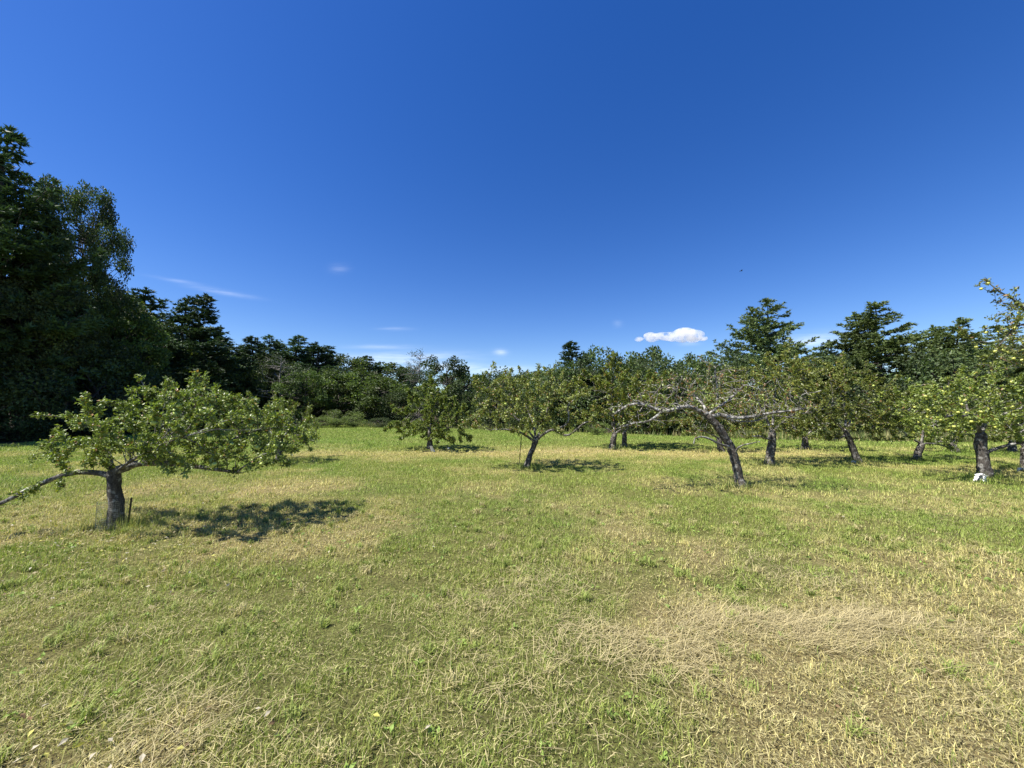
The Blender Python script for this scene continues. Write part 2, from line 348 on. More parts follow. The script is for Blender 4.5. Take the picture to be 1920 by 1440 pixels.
def apple_tree(label, base, trunk, limbs, crown, seed, depth=None, lk=.72, dens=1.6, shoots=34, shoot_len=.36, rt=.12, natt=700, nleaf=6000, step=.11, leaf=.068, detail=1,
               col=(.15, .19, .042), brown=.03, bare=False, fruit=0, fruit_mesh_=None, fruit_r=.034, tipr=.0042, reach=1.0, sides=12, limb_mat=None):
    """base (px,py) on the ground; trunk [(px,py,dy)] up from it; limbs [(radius0, radius1, [(px,py,dy)...])]; crown blobs (px,py,rx,ry,dy,ry_depth,weight)"""
    r = np.random.default_rng(seed)
    B = ground(*base) if depth is None else None
    if depth is not None:
        B = at(base[0], base[1], depth); B[2] = tz(B[0], B[1])
    d0 = B[1]; nleaf = int(nleaf * dens); leaf = leaf * .9; limbs = [(a * lk, max(b * lk, .006), c) for a, b, c in limbs]
    root = empty('apple_tree', B.tolist(), label, 'apple tree', 'apple trees of the orchard')
    w = lambda q: at(q[0], q[1], d0 + (q[2] if len(q) > 2 else 0)) - B
    pos = []; par = []; rad = []; lid = []
    def chain(P, r0, r1, parent, k, pw=1.0):
        n = len(P)
        for i, p in enumerate(P):
            pos.append(p); par.append(parent); t = i / max(1, n - 1); rad.append(r0 + (r1 - r0) * t ** pw); lid.append(k); parent = len(pos) - 1
    TP = catmull(np.array([[0, 0, -.12], [0, 0, 0.0]] + [w(q) for q in trunk]), .07)
    TP[1:-1] += r.normal(size=TP[1:-1].shape) * rt * .05
    chain(TP, rt, rt * .8, -1, 0, .7)
    for i in range(len(TP)):                      # root flare
        z = TP[i][2]; rad[i] *= 1 + .45 * math.exp(-max(0, z) / (rt * .8)) + .05 * math.sin(z * 11 + seed)
    for k, (r0, r1, pts) in enumerate(limbs, 1):
        P = np.array([w(q) for q in pts]); A = np.array(pos); j = int(np.argmin(((A - P[0]) ** 2).sum(1)))
        P = catmull(np.vstack([A[j], P[1:]]) if len(P) > 1 else P, .09)
        P[1:] += np.cumsum(r.normal(size=P[1:].shape) * r0 * .14, 0) * np.linspace(1, .4, len(P) - 1)[:, None] * .35
        chain(P[1:], r0, r1, j, k)
    nexp = len(pos)
    # attraction points in the crown blobs
    att = []
    ws = np.array([c[6] * c[2] * c[3] for c in crown], float); ws /= ws.sum()
    for c, wgt in zip(crown, ws):
        C = w((c[0], c[1], c[4])); sx = c[2] * 1.17 * d0 / F; sz = c[3] * 1.16 * d0 / F; sy = c[5] * 1.05
        q = sphere_pts(int(natt * wgt) + 1, r) * (r.random((int(natt * wgt) + 1, 1)) ** .42)
        att.append(C + q * [sx, sy, sz])
    att = np.concatenate(att); att = att[att[:, 2] > .12]
    pos_a = np.array(pos); start = 0
    nd = np.full(len(att), 1e9); ni = np.zeros(len(att), int); alive = np.ones(len(att), bool)
    skip = max(2, int(len(TP) * .75))
    upd = np.arange(skip, len(pos))
    kill = step * 1.7; infl = 3.0 * reach
    for it in range(110):
        if len(upd):
            PA = np.array([pos[q] for q in upd]); dd = np.sqrt(((att[:, None] - PA[None]) ** 2).sum(-1)); m = dd.min(1); am = dd.argmin(1)
            b = m < nd; nd[b] = m[b]; ni[b] = upd[am[b]]
        alive &= nd > kill
        use = alive & (nd < infl)
        if not use.any(): break
        ids = np.unique(ni[use]); new = []
        for q in ids:
            s = use & (ni == q); dvec = unit((att[s] - pos[q])).sum(0); nn = np.linalg.norm(dvec)
            if nn < 1e-3: continue
            dvec = dvec / nn + r.normal(size=3) * .22
            if par[q] >= 0: dvec = unit(dvec) + .35 * unit(np.array(pos[q]) - pos[par[q]])
            p = np.array(pos[q]) + unit(dvec) * step
            pos.append(p); par.append(int(q)); rad.append(0); lid.append(lid[q]); new.append(len(pos) - 1)
        upd = np.array(new)
        if len(pos) > 5200: break
    zt = np.quantile([p[2] for p in pos], .6); tipc = [i for i in range(nexp, len(pos)) if pos[i][2] > zt or r.random() < .12]
    for q in (r.choice(tipc, min(shoots, len(tipc)), replace=False) if tipc and shoots else []):
        cen = np.mean(np.array(pos[nexp:]), 0); o_ = unit((np.array(pos[q]) - cen) * [1, 1, .6]); dv = unit(o_ * .7 + [0, 0, .75] + r.normal(size=3) * .25); pq = int(q); sl = shoot_len * r.uniform(.5, 1.3)
        for e in range(5):
            dv = unit(dv + r.normal(size=3) * .12 + [0, 0, .04]); pos.append(np.array(pos[pq]) + dv * sl / 5); par.append(pq); rad.append(0); lid.append(lid[pq]); pq = len(pos) - 1
    n = len(pos); pos = np.array(pos); par = np.array(par); lid = np.array(lid)
    ch = [[] for _ in range(n)]
    for i in range(n):
        if par[i] >= 0: ch[par[i]].append(i)
    tips = np.zeros(n); 
    for i in range(n - 1, -1, -1):
        if not ch[i]: tips[i] = 1
        if par[i] >= 0: tips[par[i]] += tips[i]
    depthtip = np.zeros(n, int)
    for i in range(n - 1, -1, -1):
        if ch[i]: depthtip[i] = 1 + max(depthtip[c] for c in ch[i])
    rad = np.array(rad, float)
    for i in range(nexp, n):
        rad[i] = min(tipr * tips[i] ** .5, .8 * rad[par[i]] if rad[par[i]] > tipr * 1.3 else tipr)
    geos = {}
    seen = np.zeros(n, bool)
    for i in range(n):
        if seen[i]: continue
        c = [i]; seen[i] = True; q = i
        while True:
            cc = [x for x in ch[q] if not seen[x]]
            cc = [x for x in cc if lid[x] == lid[i]]
            if not cc: break
            e = [x for x in cc if x < nexp]
            q = e[0] if e and q < nexp else max(cc, key=lambda x: rad[x])
            if i < nexp <= q and rad[q] < rad[c[-1]] * .3 and e: break
            c.append(q); seen[q] = True
        if par[i] >= 0: P = np.vstack([pos[par[i]], pos[c]]); R = np.concatenate([[min(rad[par[i]], rad[i] * 1.25)], rad[c]])
        else: P = pos[c]; R = rad[c]
        if len(P) < 2: continue
        big = R.max()
        sd = sides if big > .06 else 7 if big > .022 else 4 if big > .008 else 3
        Vt, Tt, Qt = tube(P, R, sd, .07 if big > .06 else .05 if big > .02 else 0, True, r)
        geos.setdefault(lid[i], Geo()).add(Vt, Tt, Qt)
    for k, g in geos.items():
        link('trunk' if k == 0 else 'limb', g.mesh('trunk' if k == 0 else 'limb', True), M_BARK if k == 0 else (limb_mat or M_LIMB), root)
    # leaves on the young wood
    cand = np.where(((np.arange(n) >= nexp) & (depthtip <= 5)) | ((np.arange(n) < nexp) & (rad < .0165) & (lid > 0)))[0]
    if len(cand) and nleaf:
        wt_ = np.where(depthtip[cand] == 0, 2.2, 1.0); wt_ = wt_ / wt_.sum()
        nsp = max(1, nleaf // 5)
        sp = r.choice(cand, nsp, p=wt_)
        t = r.random((nsp, 1)); PB = pos[sp] * t + pos[par[sp]] * (1 - t) + r.normal(size=(nsp, 3)) * .012
        TD = unit(pos[sp] - pos[par[sp]])
        P = np.repeat(PB, 5, 0) + r.normal(size=(nsp * 5, 3)) * .018; D = np.repeat(TD, 5, 0) * .45 + sphere_pts(nsp * 5, r) * .85 + [0, 0, .18]
        nl = len(P); L = leaf * r.uniform(.6, 1.2, nl)
        c = np.array(col) * 1.12 * r.uniform(.6, 1.5, (nl, 1)) * np.repeat(r.uniform(.8, 1.2, (nsp, 1)), 5, 0)
        ye = r.random(nl); c[ye < .12] *= [1.5, 1.25, .9]; c[ye < brown] = np.array([.26, .15, .06]) * r.uniform(.6, 1.3, ((ye < brown).sum(), 1))
        g = Geo(); Vv, Tv, Cv = leaves_geo(P, D, .75, L, .26, c, r, detail); g.add(Vv, Tv, None, Cv)
        link('crown', g.mesh('crown'), M_APPLE_LEAF, root)
    if fruit and len(cand):
        A = pos + B
        d = np.sqrt((A[cand, 0]) ** 2 + (A[cand, 1]) ** 2 ) + r.random(len(cand)) * 1.1
        pick = cand[np.argsort(d)[:max(fruit * 4, 10)]]; pick = r.choice(pick, min(fruit, len(pick)), replace=False)
        for q in pick:
            o = link('apple', fruit_mesh_ or FRUIT_G, None, root); s = fruit_r * r.uniform(.62, 1.12)
            o.location = (pos[q] - [0, 0, s * 1.25]).tolist(); o.scale = (s, s, s); o.rotation_euler = (r.normal() * .3, r.normal() * .3, r.random() * 6)
    return root, B

SH = []                                            # bases of the apple trees, for the rank grass round them
def AT(*a, **k):
    o, B = apple_tree(*a, **k); SH.append(B); return o, B
T1, B1 = AT('low spreading apple tree on the left with a short thick trunk and green apples', (215, 990), [(217, 940), (214, 905), (212, 884)],
   [(.055, .026, [(208, 890), (175, 886, -.05), (130, 888, -.15), (60, 915, -.3), (0, 945, -.4), (-70, 968, -.5)]),
    (.075, .022, [(216, 888), (236, 876, .05), (262, 868, .1), (320, 870, .15), (400, 880, .2), (445, 886, .2)]),
    (.05, .012, [(262, 868, .1), (300, 830, .4), (345, 775, .6), (385, 730, .7)]),
    (.032, .01, [(225, 884, 0), (250, 862, -.3), (300, 835, -.55), (360, 815, -.75)]),
    (.045, .012, [(320, 870, .15), (400, 840, .5), (470, 810, .8), (530, 800, 1.0)]),
    (.03, .008, [(214, 886), (205, 850, .3), (190, 810, .5), (150, 785, .6), (70, 778, .5)]),
    (.03, .01, [(130, 888, -.15), (115, 865, -.1), (95, 840, -.1)])],
   [(375, 795, 145, 62, .2, 1.05, 1), (362, 754, 85, 38, .3, .9, 1.2), (480, 812, 85, 55, .4, .9, 1.2), (265, 825, 85, 42, .0, .9, .9), (420, 856, 110, 26, .1, .8, 1.2), (540, 832, 46, 36, .5, .6, 1.2),
    (180, 800, 55, 26, .4, .5, .45), (165, 745, 14, 14, .4, .2, .8), (95, 776, 38, 8, .5, .2, .9), (100, 845, 34, 22, -.1, .3, .8), (40, 922, 60, 14, -.35, .3, .35), (175, 860, 60, 20, 0, .5, .6)],
   11, rt=.086, natt=1500, nleaf=19000, step=.085, leaf=.056, fruit=46, fruit_r=.032, shoots=34, shoot_len=.2, col=(.13, .172, .036))
AT('rounded apple tree right behind the low spreading tree at left', (522, 866), [(524, 845), (526, 825)],
   [(.05, .015, [(526, 825), (500, 805, 0), (475, 785, .1)]), (.05, .015, [(526, 825), (550, 800, .1), (575, 790, .2)])],
   [(525, 800, 58, 42, 0, 1.2, 1), (560, 815, 32, 34, 0, .9, 1), (490, 785, 42, 38, .2, 1, 1), (540, 770, 30, 22, 0, .7, .8)], 12, rt=.09, natt=500, nleaf=5200, step=.13, leaf=.075, detail=0, fruit=5)
AT('leaning apple tree in the middle of the meadow with a thin stake beside it', (988, 877), [(993, 856, 0), (1000, 838, 0), (1005, 826, 0)],
   [(.055, .02, [(1003, 828), (990, 819, -.1), (972, 810, -.2), (945, 805, -.3), (918, 806, -.3)]),
    (.06, .02, [(1005, 826), (1018, 815, -.2), (1036, 806, -.3), (1052, 814, -.4), (1066, 816, -.5), (1082, 805, -.5), (1097, 793, -.6), (1116, 791, -.6)]),
    (.045, .015, [(1036, 806, -.3), (1052, 801, -.3), (1064, 792, -.4), (1066, 776, -.4), (1064, 762, -.4), (1078, 748, -.4), (1088, 738, -.3)]),
    (.05, .012, [(1005, 826), (1000, 795, .3), (985, 760, .5), (965, 725, .6)]),
    (.045, .012, [(1003, 826), (975, 790, 0), (940, 760, .1), (918, 720, .1)]),
    (.05, .012, [(1006, 825), (1022, 785, .4), (1030, 745, .5), (1034, 705, .4)])],
   [(955, 765, 75, 44, 0, 1.3, 1), (1035, 765, 62, 45, .2, 1.3, 1), (950, 720, 42, 30, .2, 1.0, .9), (1020, 722, 48, 26, .3, 1.0, 1), (990, 745, 70, 40, .3, 1.2, 1), (918, 692, 12, 20, .1, .3, .6), (1033, 690, 12, 18, .3, .3, .6),
    (905, 785, 30, 25, -.2, .7, .8), (1000, 798, 70, 16, -.3, .9, .7), (890, 712, 10, 8, 0, .2, .5)], 13, rt=.085, natt=1000, nleaf=10500, step=.12, leaf=.08, brown=.06, fruit=14, col=(.155, .185, .044))
T3, B3 = AT('gnarled half dead apple tree with a leaning trunk and bare grey branches', (1390, 912), [(1384, 885, 0), (1376, 855, 0), (1364, 828, 0), (1346, 800, 0), (1326, 778, 0)],
   [(.075, .022, [(1328, 780), (1312, 772, 0), (1298, 764, 0), (1282, 762, -.1), (1262, 768, -.1), (1240, 771, -.2), (1222, 764, -.2), (1196, 757, -.3), (1174, 762, -.3), (1152, 776, -.4)]),
    (.032, .012, [(1240, 771, -.2), (1228, 782, -.3), (1212, 791, -.4), (1186, 794, -.5), (1150, 806, -.6)]),
    (.07, .016, [(1330, 780), (1348, 777, 0), (1372, 783, -.1), (1402, 783, -.2), (1440, 776, -.2), (1475, 772, -.3), (1512, 767, -.3)]),
    (.04, .014, [(1348, 777, 0), (1370, 788, .3), (1410, 790, .5), (1450, 780, .7), (1500, 785, .8)]),
    (.04, .022, [(1330, 778), (1342, 765, 0), (1346, 740, 0), (1341, 700, 0)]),
    (.045, .014, [(1328, 780), (1320, 762, .2), (1305, 745, .4), (1285, 730, .5), (1255, 722, .6)]),
    (.05, .016, [(1334, 776), (1352, 760, .1), (1375, 742, .3), (1395, 722, .4)]),
    (.045, .02, [(1370, 840), (1350, 833, -.2), (1330, 823, -.3), (1312, 819, -.4), (1303, 822, -.4), (1300, 834, -.4)]),
    (.03, .012, [(1376, 856), (1385, 838, -.2), (1405, 832, -.3), (1425, 828, -.3)])],
   [(1255, 745, 80, 38, .1, 1.1, 1), (1340, 735, 75, 40, .2, 1.1, 1.1), (1410, 745, 80, 34, .1, 1.0, .9), (1200, 775, 60, 30, -.3, .8, .9), (1320, 700, 60, 24, .3, .7, .7), (1470, 760, 50, 24, -.1, .6, .6), (1318, 668, 8, 22, .2, .15, .5)],
   14, rt=.098, natt=1600, nleaf=1500, step=.085, leaf=.075, brown=.28, tipr=.0052, fruit=0, limb_mat=M_DEAD, lk=.68, shoots=20, shoot_len=.25)
AT('full leafy apple tree with an upright trunk just behind the half dead tree', (1442, 871), [(1444, 850, 0), (1447, 830, 0), (1448, 812, 0)],
   [(.05, .015, [(1447, 825), (1435, 822, -.2), (1422, 818, -.4), (1395, 820, -.5)]), (.065, .02, [(1448, 814), (1462, 796, 0), (1480, 780, .1), (1500, 750, .1)]), (.06, .02, [(1448, 812), (1435, 780, .1), (1415, 740, .2)]),
    (.05, .014, [(1448, 812), (1450, 770, .3), (1455, 720, .4), (1460, 680, .4)]), (.04, .012, [(1480, 780, .1), (1520, 772, 0), (1560, 765, 0)])],
   [(1440, 745, 85, 58, .1, 1.5, 1), (1455, 695, 55, 36, .2, 1.0, 1), (1515, 735, 65, 55, .2, 1.3, 1), (1380, 740, 55, 52, .3, 1.1, 1), (1400, 800, 45, 24, -.2, .9, .7), (1500, 795, 60, 24, 0, 1, .7), (1540, 700, 40, 32, .3, .8, .9)],
   15, rt=.115, natt=950, nleaf=10500, step=.13, leaf=.085, detail=0, brown=.05, fruit=10, col=(.155, .18, .042))
AT('apple tree with a strongly slanting trunk right of the half dead tree', (1608, 866), [(1602, 848, 0), (1594, 828, 0), (1586, 812, 0)],
   [(.045, .015, [(1588, 816), (1570, 822, -.3), (1548, 823, -.5)]), (.055, .015, [(1586, 812), (1560, 785, 0), (1535, 765, 0)]), (.055, .015, [(1586, 812), (1600, 780, .2), (1625, 750, .2)]), (.05, .012, [(1586, 812), (1585, 770, .3), (1580, 720, .4)])],
   [(1590, 750, 75, 52, .1, 1.4, 1), (1560, 715, 55, 34, .2, 1, 1), (1640, 765, 60, 45, .2, 1.1, 1), (1545, 785, 48, 30, -.1, 1, .8), (1650, 800, 45, 24, 0, .9, .7)],
   16, rt=.10, natt=750, nleaf=8200, step=.14, leaf=.085, detail=0, brown=.05, fruit=6, col=(.145, .17, .04))
AT('small apple tree with a short forked trunk left of the yellow fruited tree', (1718, 862), [(1722, 848, 0), (1728, 832, 0)],
   [(.045, .015, [(1728, 832), (1716, 826, 0), (1700, 815, 0)]), (.05, .015, [(1728, 832), (1730, 800, 0), (1720, 765, .1)]), (.045, .015, [(1728, 832), (1750, 832, 0), (1775, 838, 0), (1790, 842, 0)])],
   [(1700, 775, 62, 45, 0, 1.3, 1), (1740, 765, 48, 40, .2, 1.1, 1), (1680, 805, 40, 24, 0, .9, .8)],
   17, rt=.10, natt=520, nleaf=5600, step=.14, leaf=.085, detail=0, fruit=16, fruit_mesh_=FRUIT_Y, fruit_r=.04)
AT('fruiting apple tree with yellow apples and a white guard at its trunk foot', (1847, 896), [(1844, 870, 0), (1840, 840, 0), (1838, 812, 0)],
   [(.06, .02, [(1838, 812), (1832, 796, -.1), (1822, 782, -.1), (1814, 766, 0), (1808, 740, .1)]), (.05, .018, [(1824, 784, -.1), (1800, 779, -.2), (1780, 780, -.3), (1762, 790, -.4)]),
    (.065, .02, [(1838, 812), (1852, 790, 0), (1880, 776, 0), (1920, 764, 0), (1970, 750, 0)]), (.055, .02, [(1845, 850), (1862, 843, -.1), (1890, 835, -.2), (1930, 828, -.3), (1980, 820, -.3)]),
    (.045, .012, [(1838, 812), (1850, 770, .4), (1860, 730, .5)])],
   [(1815, 750, 75, 45, -.1, 1.3, 1), (1880, 745, 75, 45, .1, 1.3, 1), (1770, 770, 55, 38, -.3, 1, 1), (1850, 715, 60, 26, .1, 1, .8), (1950, 770, 60, 45, 0, 1.2, .8), (1740, 800, 36, 24, -.4, .6, .7), (1890, 800, 60, 20, 0, 1, .5)],
   18, rt=.125, natt=850, nleaf=7800, step=.12, leaf=.085, fruit=44, fruit_mesh_=FRUIT_Y, fruit_r=.040, col=(.16, .205, .045))
AT('tall apple tree at the right edge whose apple laden branches reach into the sky', (2075, 912), [(2070, 880, 0), (2062, 840, 0)],
   [(.075, .02, [(2062, 840), (2040, 780, -.2), (2000, 700, -.5), (1960, 640, -.7), (1935, 600, -.8)]), (.035, .008, [(1960, 640, -.7), (1925, 585, -.8), (1895, 558, -.9), (1872, 545, -.9), (1845, 522, -.9)]),
    (.03, .008, [(1940, 610, -.8), (1905, 612, -.8), (1880, 640, -.8), (1865, 655, -.8)]), (.07, .02, [(2062, 840), (2080, 760, .2), (2110, 680, .3)]), (.05, .012, [(2000, 700, -.5), (1950, 680, -.5), (1905, 690, -.5)])],
   [(1905, 612, 34, 42, -.8, .5, .9), (1900, 665, 42, 32, -.7, .6, .9), (1858, 530, 14, 9, -.9, .12, .7), (1885, 555, 22, 12, -.9, .2, .8), (1965, 610, 45, 60, -.6, .8, .9), (2060, 680, 100, 90, 0, 1.4, .6), (1866, 575, 10, 12, -.85, .15, .9)],
   19, rt=.14, natt=800, nleaf=3600, step=.10, leaf=.075, fruit=26, fruit_mesh_=FRUIT_Y, fruit_r=.036, col=(.155, .18, .044), brown=.1)
AT('apple tree cut by the right picture edge behind the fruiting tree', (1924, 880), [(1923, 860, 0), (1921, 840, 0)],
   [(.05, .015, [(1921, 840), (1900, 810, .1), (1880, 790, .2)]), (.05, .015, [(1921, 840), (1945, 810, 0), (1970, 790, 0)])],
   [(1925, 780, 70, 45, 0, 1.3, 1), (1890, 800, 40, 30, 0, 1, 1), (1985, 775, 50, 40, 0, 1, .8)], 20, rt=.10, natt=480, nleaf=5000, step=.14, leaf=.085, detail=0, fruit=8, fruit_mesh_=FRUIT_Y, fruit_r=.04)
AT('bushy apple tree left of centre with a slanted white guard at its foot', (806, 841), [(806, 825, 0), (806, 806, 0)],
   [(.07, .02, [(806, 806), (790, 785, 0), (770, 770, 0)]), (.07, .02, [(806, 806), (810, 770, .2), (812, 730, .3)]), (.06, .015, [(808, 826), (826, 812, -.6), (845, 800, -.8), (868, 795, -.8)]), (.05, .015, [(806, 806), (840, 780, .2), (865, 775, .2)])],
   [(800, 785, 62, 36, 0, 1.6, 1), (808, 748, 46, 32, .3, 1.3, .9), (850, 790, 42, 34, -.5, 1.3, 1.1), (758, 803, 36, 18, -.2, 1, .9), (850, 818, 38, 15, -.6, .9, .9)],
   21, rt=.13, natt=950, nleaf=17000, step=.18, leaf=.1, detail=0, col=(.165, .215, .05), tipr=.006)
AT('apple tree with pale forked limbs right of the staked tree', (1148, 841), [(1150, 826, 0), (1152, 814, 0)],
   [(.06, .02, [(1152, 814), (1165, 805, -.2), (1180, 798, -.3), (1200, 790, -.4)]), (.06, .02, [(1152, 814), (1140, 805, 0), (1128, 800, 0)]), (.06, .02, [(1152, 814), (1150, 780, .2), (1145, 730, .4)]), (.05, .015, [(1180, 798, -.3), (1200, 770, -.2), (1220, 740, -.1)])],
   [(1130, 745, 55, 48, .1, 1.6, 1), (1185, 745, 55, 45, .1, 1.6, 1), (1140, 700, 30, 26, .3, 1, .8), (1110, 780, 35, 22, 0, 1.1, .8), (1220, 775, 42, 28, 0, 1.2, .8), (1150, 672, 10, 16, .3, .3, .4)],
   22, rt=.13, natt=850, nleaf=11500, step=.19, leaf=.115, detail=0, brown=.07, col=(.145, .175, .04), tipr=.006)
AT('apple tree with a slim straight trunk behind the one with pale forked limbs', (1171, 838), [(1171, 825, 0), (1171, 812, 0)],
   [(.05, .02, [(1171, 812), (1190, 785, 0), (1210, 765, 0)]), (.05, .02, [(1171, 812), (1168, 780, .2), (1175, 740, .4)])],
   [(1205, 755, 55, 40, .4, 1.5, 1), (1250, 780, 45, 32, .3, 1.3, .9), (1215, 715, 35, 22, .6, 1, .7)], 23, rt=.115, natt=560, nleaf=7500, step=.2, leaf=.12, detail=0, brown=.05, col=(.13, .165, .038), tipr=.006)
AT('low apple tree whose trunk shows beneath the leafy tree behind the half dead one', (1510, 841), [(1510, 832, 0), (1510, 820, 0)],
   [(.05, .02, [(1510, 820), (1490, 805, 0), (1475, 795, 0)]), (.05, .02, [(1510, 820), (1530, 800, 0), (1550, 790, 0)])],
   [(1510, 790, 60, 30, 0, 1.6, 1), (1480, 800, 40, 20, 0, 1.2, .8), (1550, 795, 40, 25, .2, 1.2, .8)], 24, rt=.14, natt=420, nleaf=4600, step=.2, leaf=.12, detail=0, col=(.115, .145, .036), tipr=.006)
AT('far apple tree with a bent trunk right of the small forked tree', (1791, 849), [(1787, 838, 0), (1780, 832, 0)],
   [(.05, .02, [(1780, 832), (1762, 828, 0), (1745, 832, 0)]), (.05, .02, [(1782, 833), (1800, 815, 0), (1815, 800, 0)])],
   [(1780, 800, 55, 28, .2, 1.6, 1), (1830, 800, 45, 28, .2, 1.3, .9)], 25, rt=.12, natt=380, nleaf=4200, step=.19, leaf=.115, detail=0, tipr=.006)
AT('far apple tree between the white guarded trunk and the right picture edge', (1898, 848), [(1898, 838, 0), (1898, 826, 0)],
   [(.05, .02, [(1898, 826), (1880, 812, 0), (1868, 800, 0)]), (.05, .02, [(1898, 826), (1915, 810, 0), (1930, 800, 0)])],
   [(1900, 795, 60, 28, .2, 1.6, 1), (1940, 800, 40, 26, .2, 1.2, .8)], 26, rt=.12, natt=360, nleaf=4000, step=.19, leaf=.115, detail=0, tipr=.006)
AT('apple tree almost hidden behind the leaning trunk of the half dead tree', (1352, 847), [(1350, 836, 0), (1348, 822, 0)],
   [(.05, .02, [(1348, 822), (1325, 810, 0), (1305, 805, 0)]), (.05, .02, [(1348, 822), (1370, 800, 0), (1385, 780, 0)])],
   [(1335, 785, 55, 32, .3, 1.4, 1), (1290, 795, 42, 24, .2, 1.2, .8), (1385, 775, 45, 35, .4, 1.2, .9), (1330, 745, 42, 24, .5, 1, .6)], 27, rt=.12, natt=460, nleaf=4600, step=.18, leaf=.11, detail=0, brown=.12, col=(.135, .16, .04), tipr=.006)

# ------------------------------------------------------------------ woods: prototypes
def needles(C, D, L, wd, col, r, k=5):
    n = len(C); C = np.repeat(C, k, 0); D = np.repeat(D, k, 0); m = n * k
    d = unit(D * .7 + sphere_pts(m, r) * .75 + [0, 0, .22]); S = unit(np.cross(d, sphere_pts(m, r)))
    Ls = L * r.uniform(.6, 1.2, (m, 1)); a = C + S * wd; b = C - S * wd; t = C + d * Ls
    V = np.stack([a, b, t], 1).reshape(-1, 3); T = np.arange(m * 3).reshape(-1, 3)
    return V, T, np.repeat(np.repeat(col, k, 0) * r.uniform(.75, 1.25, (m, 1)), 3, 0)
def pine_proto(seed, Hh=15.0, R=3.6, low=.06, irregular=.35, tops=1, col=(.036, .066, .026), gap=.46, dense=.165, droop=.0, k=6, nl=.26, nw=.052, flat=0.0):
    r = np.random.default_rng(seed); wood = Geo(); Cs = []; Ds = []
    stems = []
    main = np.array([[0, 0, -.4]] + [[r.normal() * .1 * i / 8, r.normal() * .1 * i / 8, Hh * i / 8] for i in range(1, 9)]); stems.append((main, 0, 1.0))
    for t in range(1, tops):
        a = r.random() * 6.28; z0 = Hh * r.uniform(.45, .55); off = np.array([cos(a), sin(a), 0]) * R * .32
        stems.append((np.array([[0, 0, z0], off * .7 + [0, 0, z0 + Hh * .15], off + [0, 0, Hh * r.uniform(.93, .99)]]), z0, .62))
    for P, z0, kR in stems:
        Pc = catmull(P, .5); rr = np.linspace(.019 * Hh * kR, .02, len(Pc)); v, t, q = tube(Pc, rr, 7, .05, True, r); wood.add(v, t, q)
        ztop = P[-1][2]; z = max(low * Hh, z0 + .5)
        sector = r.random(12)
        while z < ztop - .15:
            tt = z / Hh; base_r = min(1, .62 + 1.3 * (tt - low)) * (1 - max(0, tt - .3) / .7 * .93) if tt > .3 else min(1, .62 + 1.3 * (tt - low))
            c0 = np.array([np.interp(z, Pc[:, 2], Pc[:, 0]), np.interp(z, Pc[:, 2], Pc[:, 1]), z])
            nb = r.integers(3, 6)
            for b in range(nb):
                a = r.random() * 6.28
                Lb = R * kR * base_r * (1 + irregular * r.normal()) * (.75 + .5 * sector[int(a / 6.284 * 12)])
                Lb = float(np.clip(Lb, .25, R * 1.45))
                el = .12 + (.75 - flat) * tt ** 2 - droop * (1 - tt) + r.normal() * .1 * (1 - flat)
                s = np.linspace(0, 1, 7); out = np.array([cos(a), sin(a), 0])
                Q = c0 + out * (s * Lb)[:, None] * cos(el) + np.array([0, 0, 1]) * (sin(el) * s * Lb + .10 * Lb * s ** 3 - .05 * Lb * np.sin(s * pi))[:, None] + np.cumsum(r.normal(size=(7, 3)) * .03 * Lb * .4, 0)
                if Lb > .7: v, t, q = tube(Q, np.linspace(.012 * Lb + .008, .006, 7), 3, 0, False, r); wood.add(v, t, q)
                side = np.cross(out, [0, 0, 1])
                ns = max(2, int(Lb / (dense * 1.25)))
                for e in range(ns):
                    f = r.uniform(.22 if Lb > 1 else .05, 1.0)
                    p0 = Q[0] + (np.array([np.interp(f, s, Q[:, 0] - Q[0, 0]), np.interp(f, s, Q[:, 1] - Q[0, 1]), np.interp(f, s, Q[:, 2] - Q[0, 2])]))
                    sg = 1 if r.random() < .5 else -1
                    dvec = unit(out * r.uniform(.4, 1.1) + side * sg * r.uniform(.3, 1) + np.array([0, 0, r.normal() * .12 + .06]))
                    ls = (.28 * Lb * (1.15 - f) + .28) * r.uniform(.6, 1.2)
                    m = max(2, int(ls / (dense * .62)))
                    u_ = (np.arange(m) + r.random(m) * .8) / m
                    Cs.append(p0 + dvec * (u_ * ls)[:, None] + r.normal(size=(m, 3)) * .04); Ds.append(np.repeat(dvec[None], m, 0))
            z += r.uniform(.7, 1.3) * gap * (1 - .45 * tt)
        Cs.append(P[-1] + np.array([0, 0, -.5]) + r.random((14, 1)) * [0, 0, .6]); Ds.append(np.repeat([[0, 0, 1.]], 14, 0))
    C = np.concatenate(Cs); D = np.concatenate(Ds)
    cl = np.array(col) * (.75 + .5 * vnoise(C[:, 0] + C[:, 2] * .7, C[:, 1] - C[:, 2], .9, seed))[:, None] * r.uniform(.8, 1.2, (len(C), 1))
    V, T, Cc = needles(C, D, nl, nw, cl * 1.5, r, k)
    g = Geo(); g.add(V, T, None, Cc)
    tm = wood.mesh('trunk', True); tm.materials.append(M_WBARK); cm = g.mesh('crown'); cm.materials.append(M_NEEDLE)
    return tm, cm, Hh, R
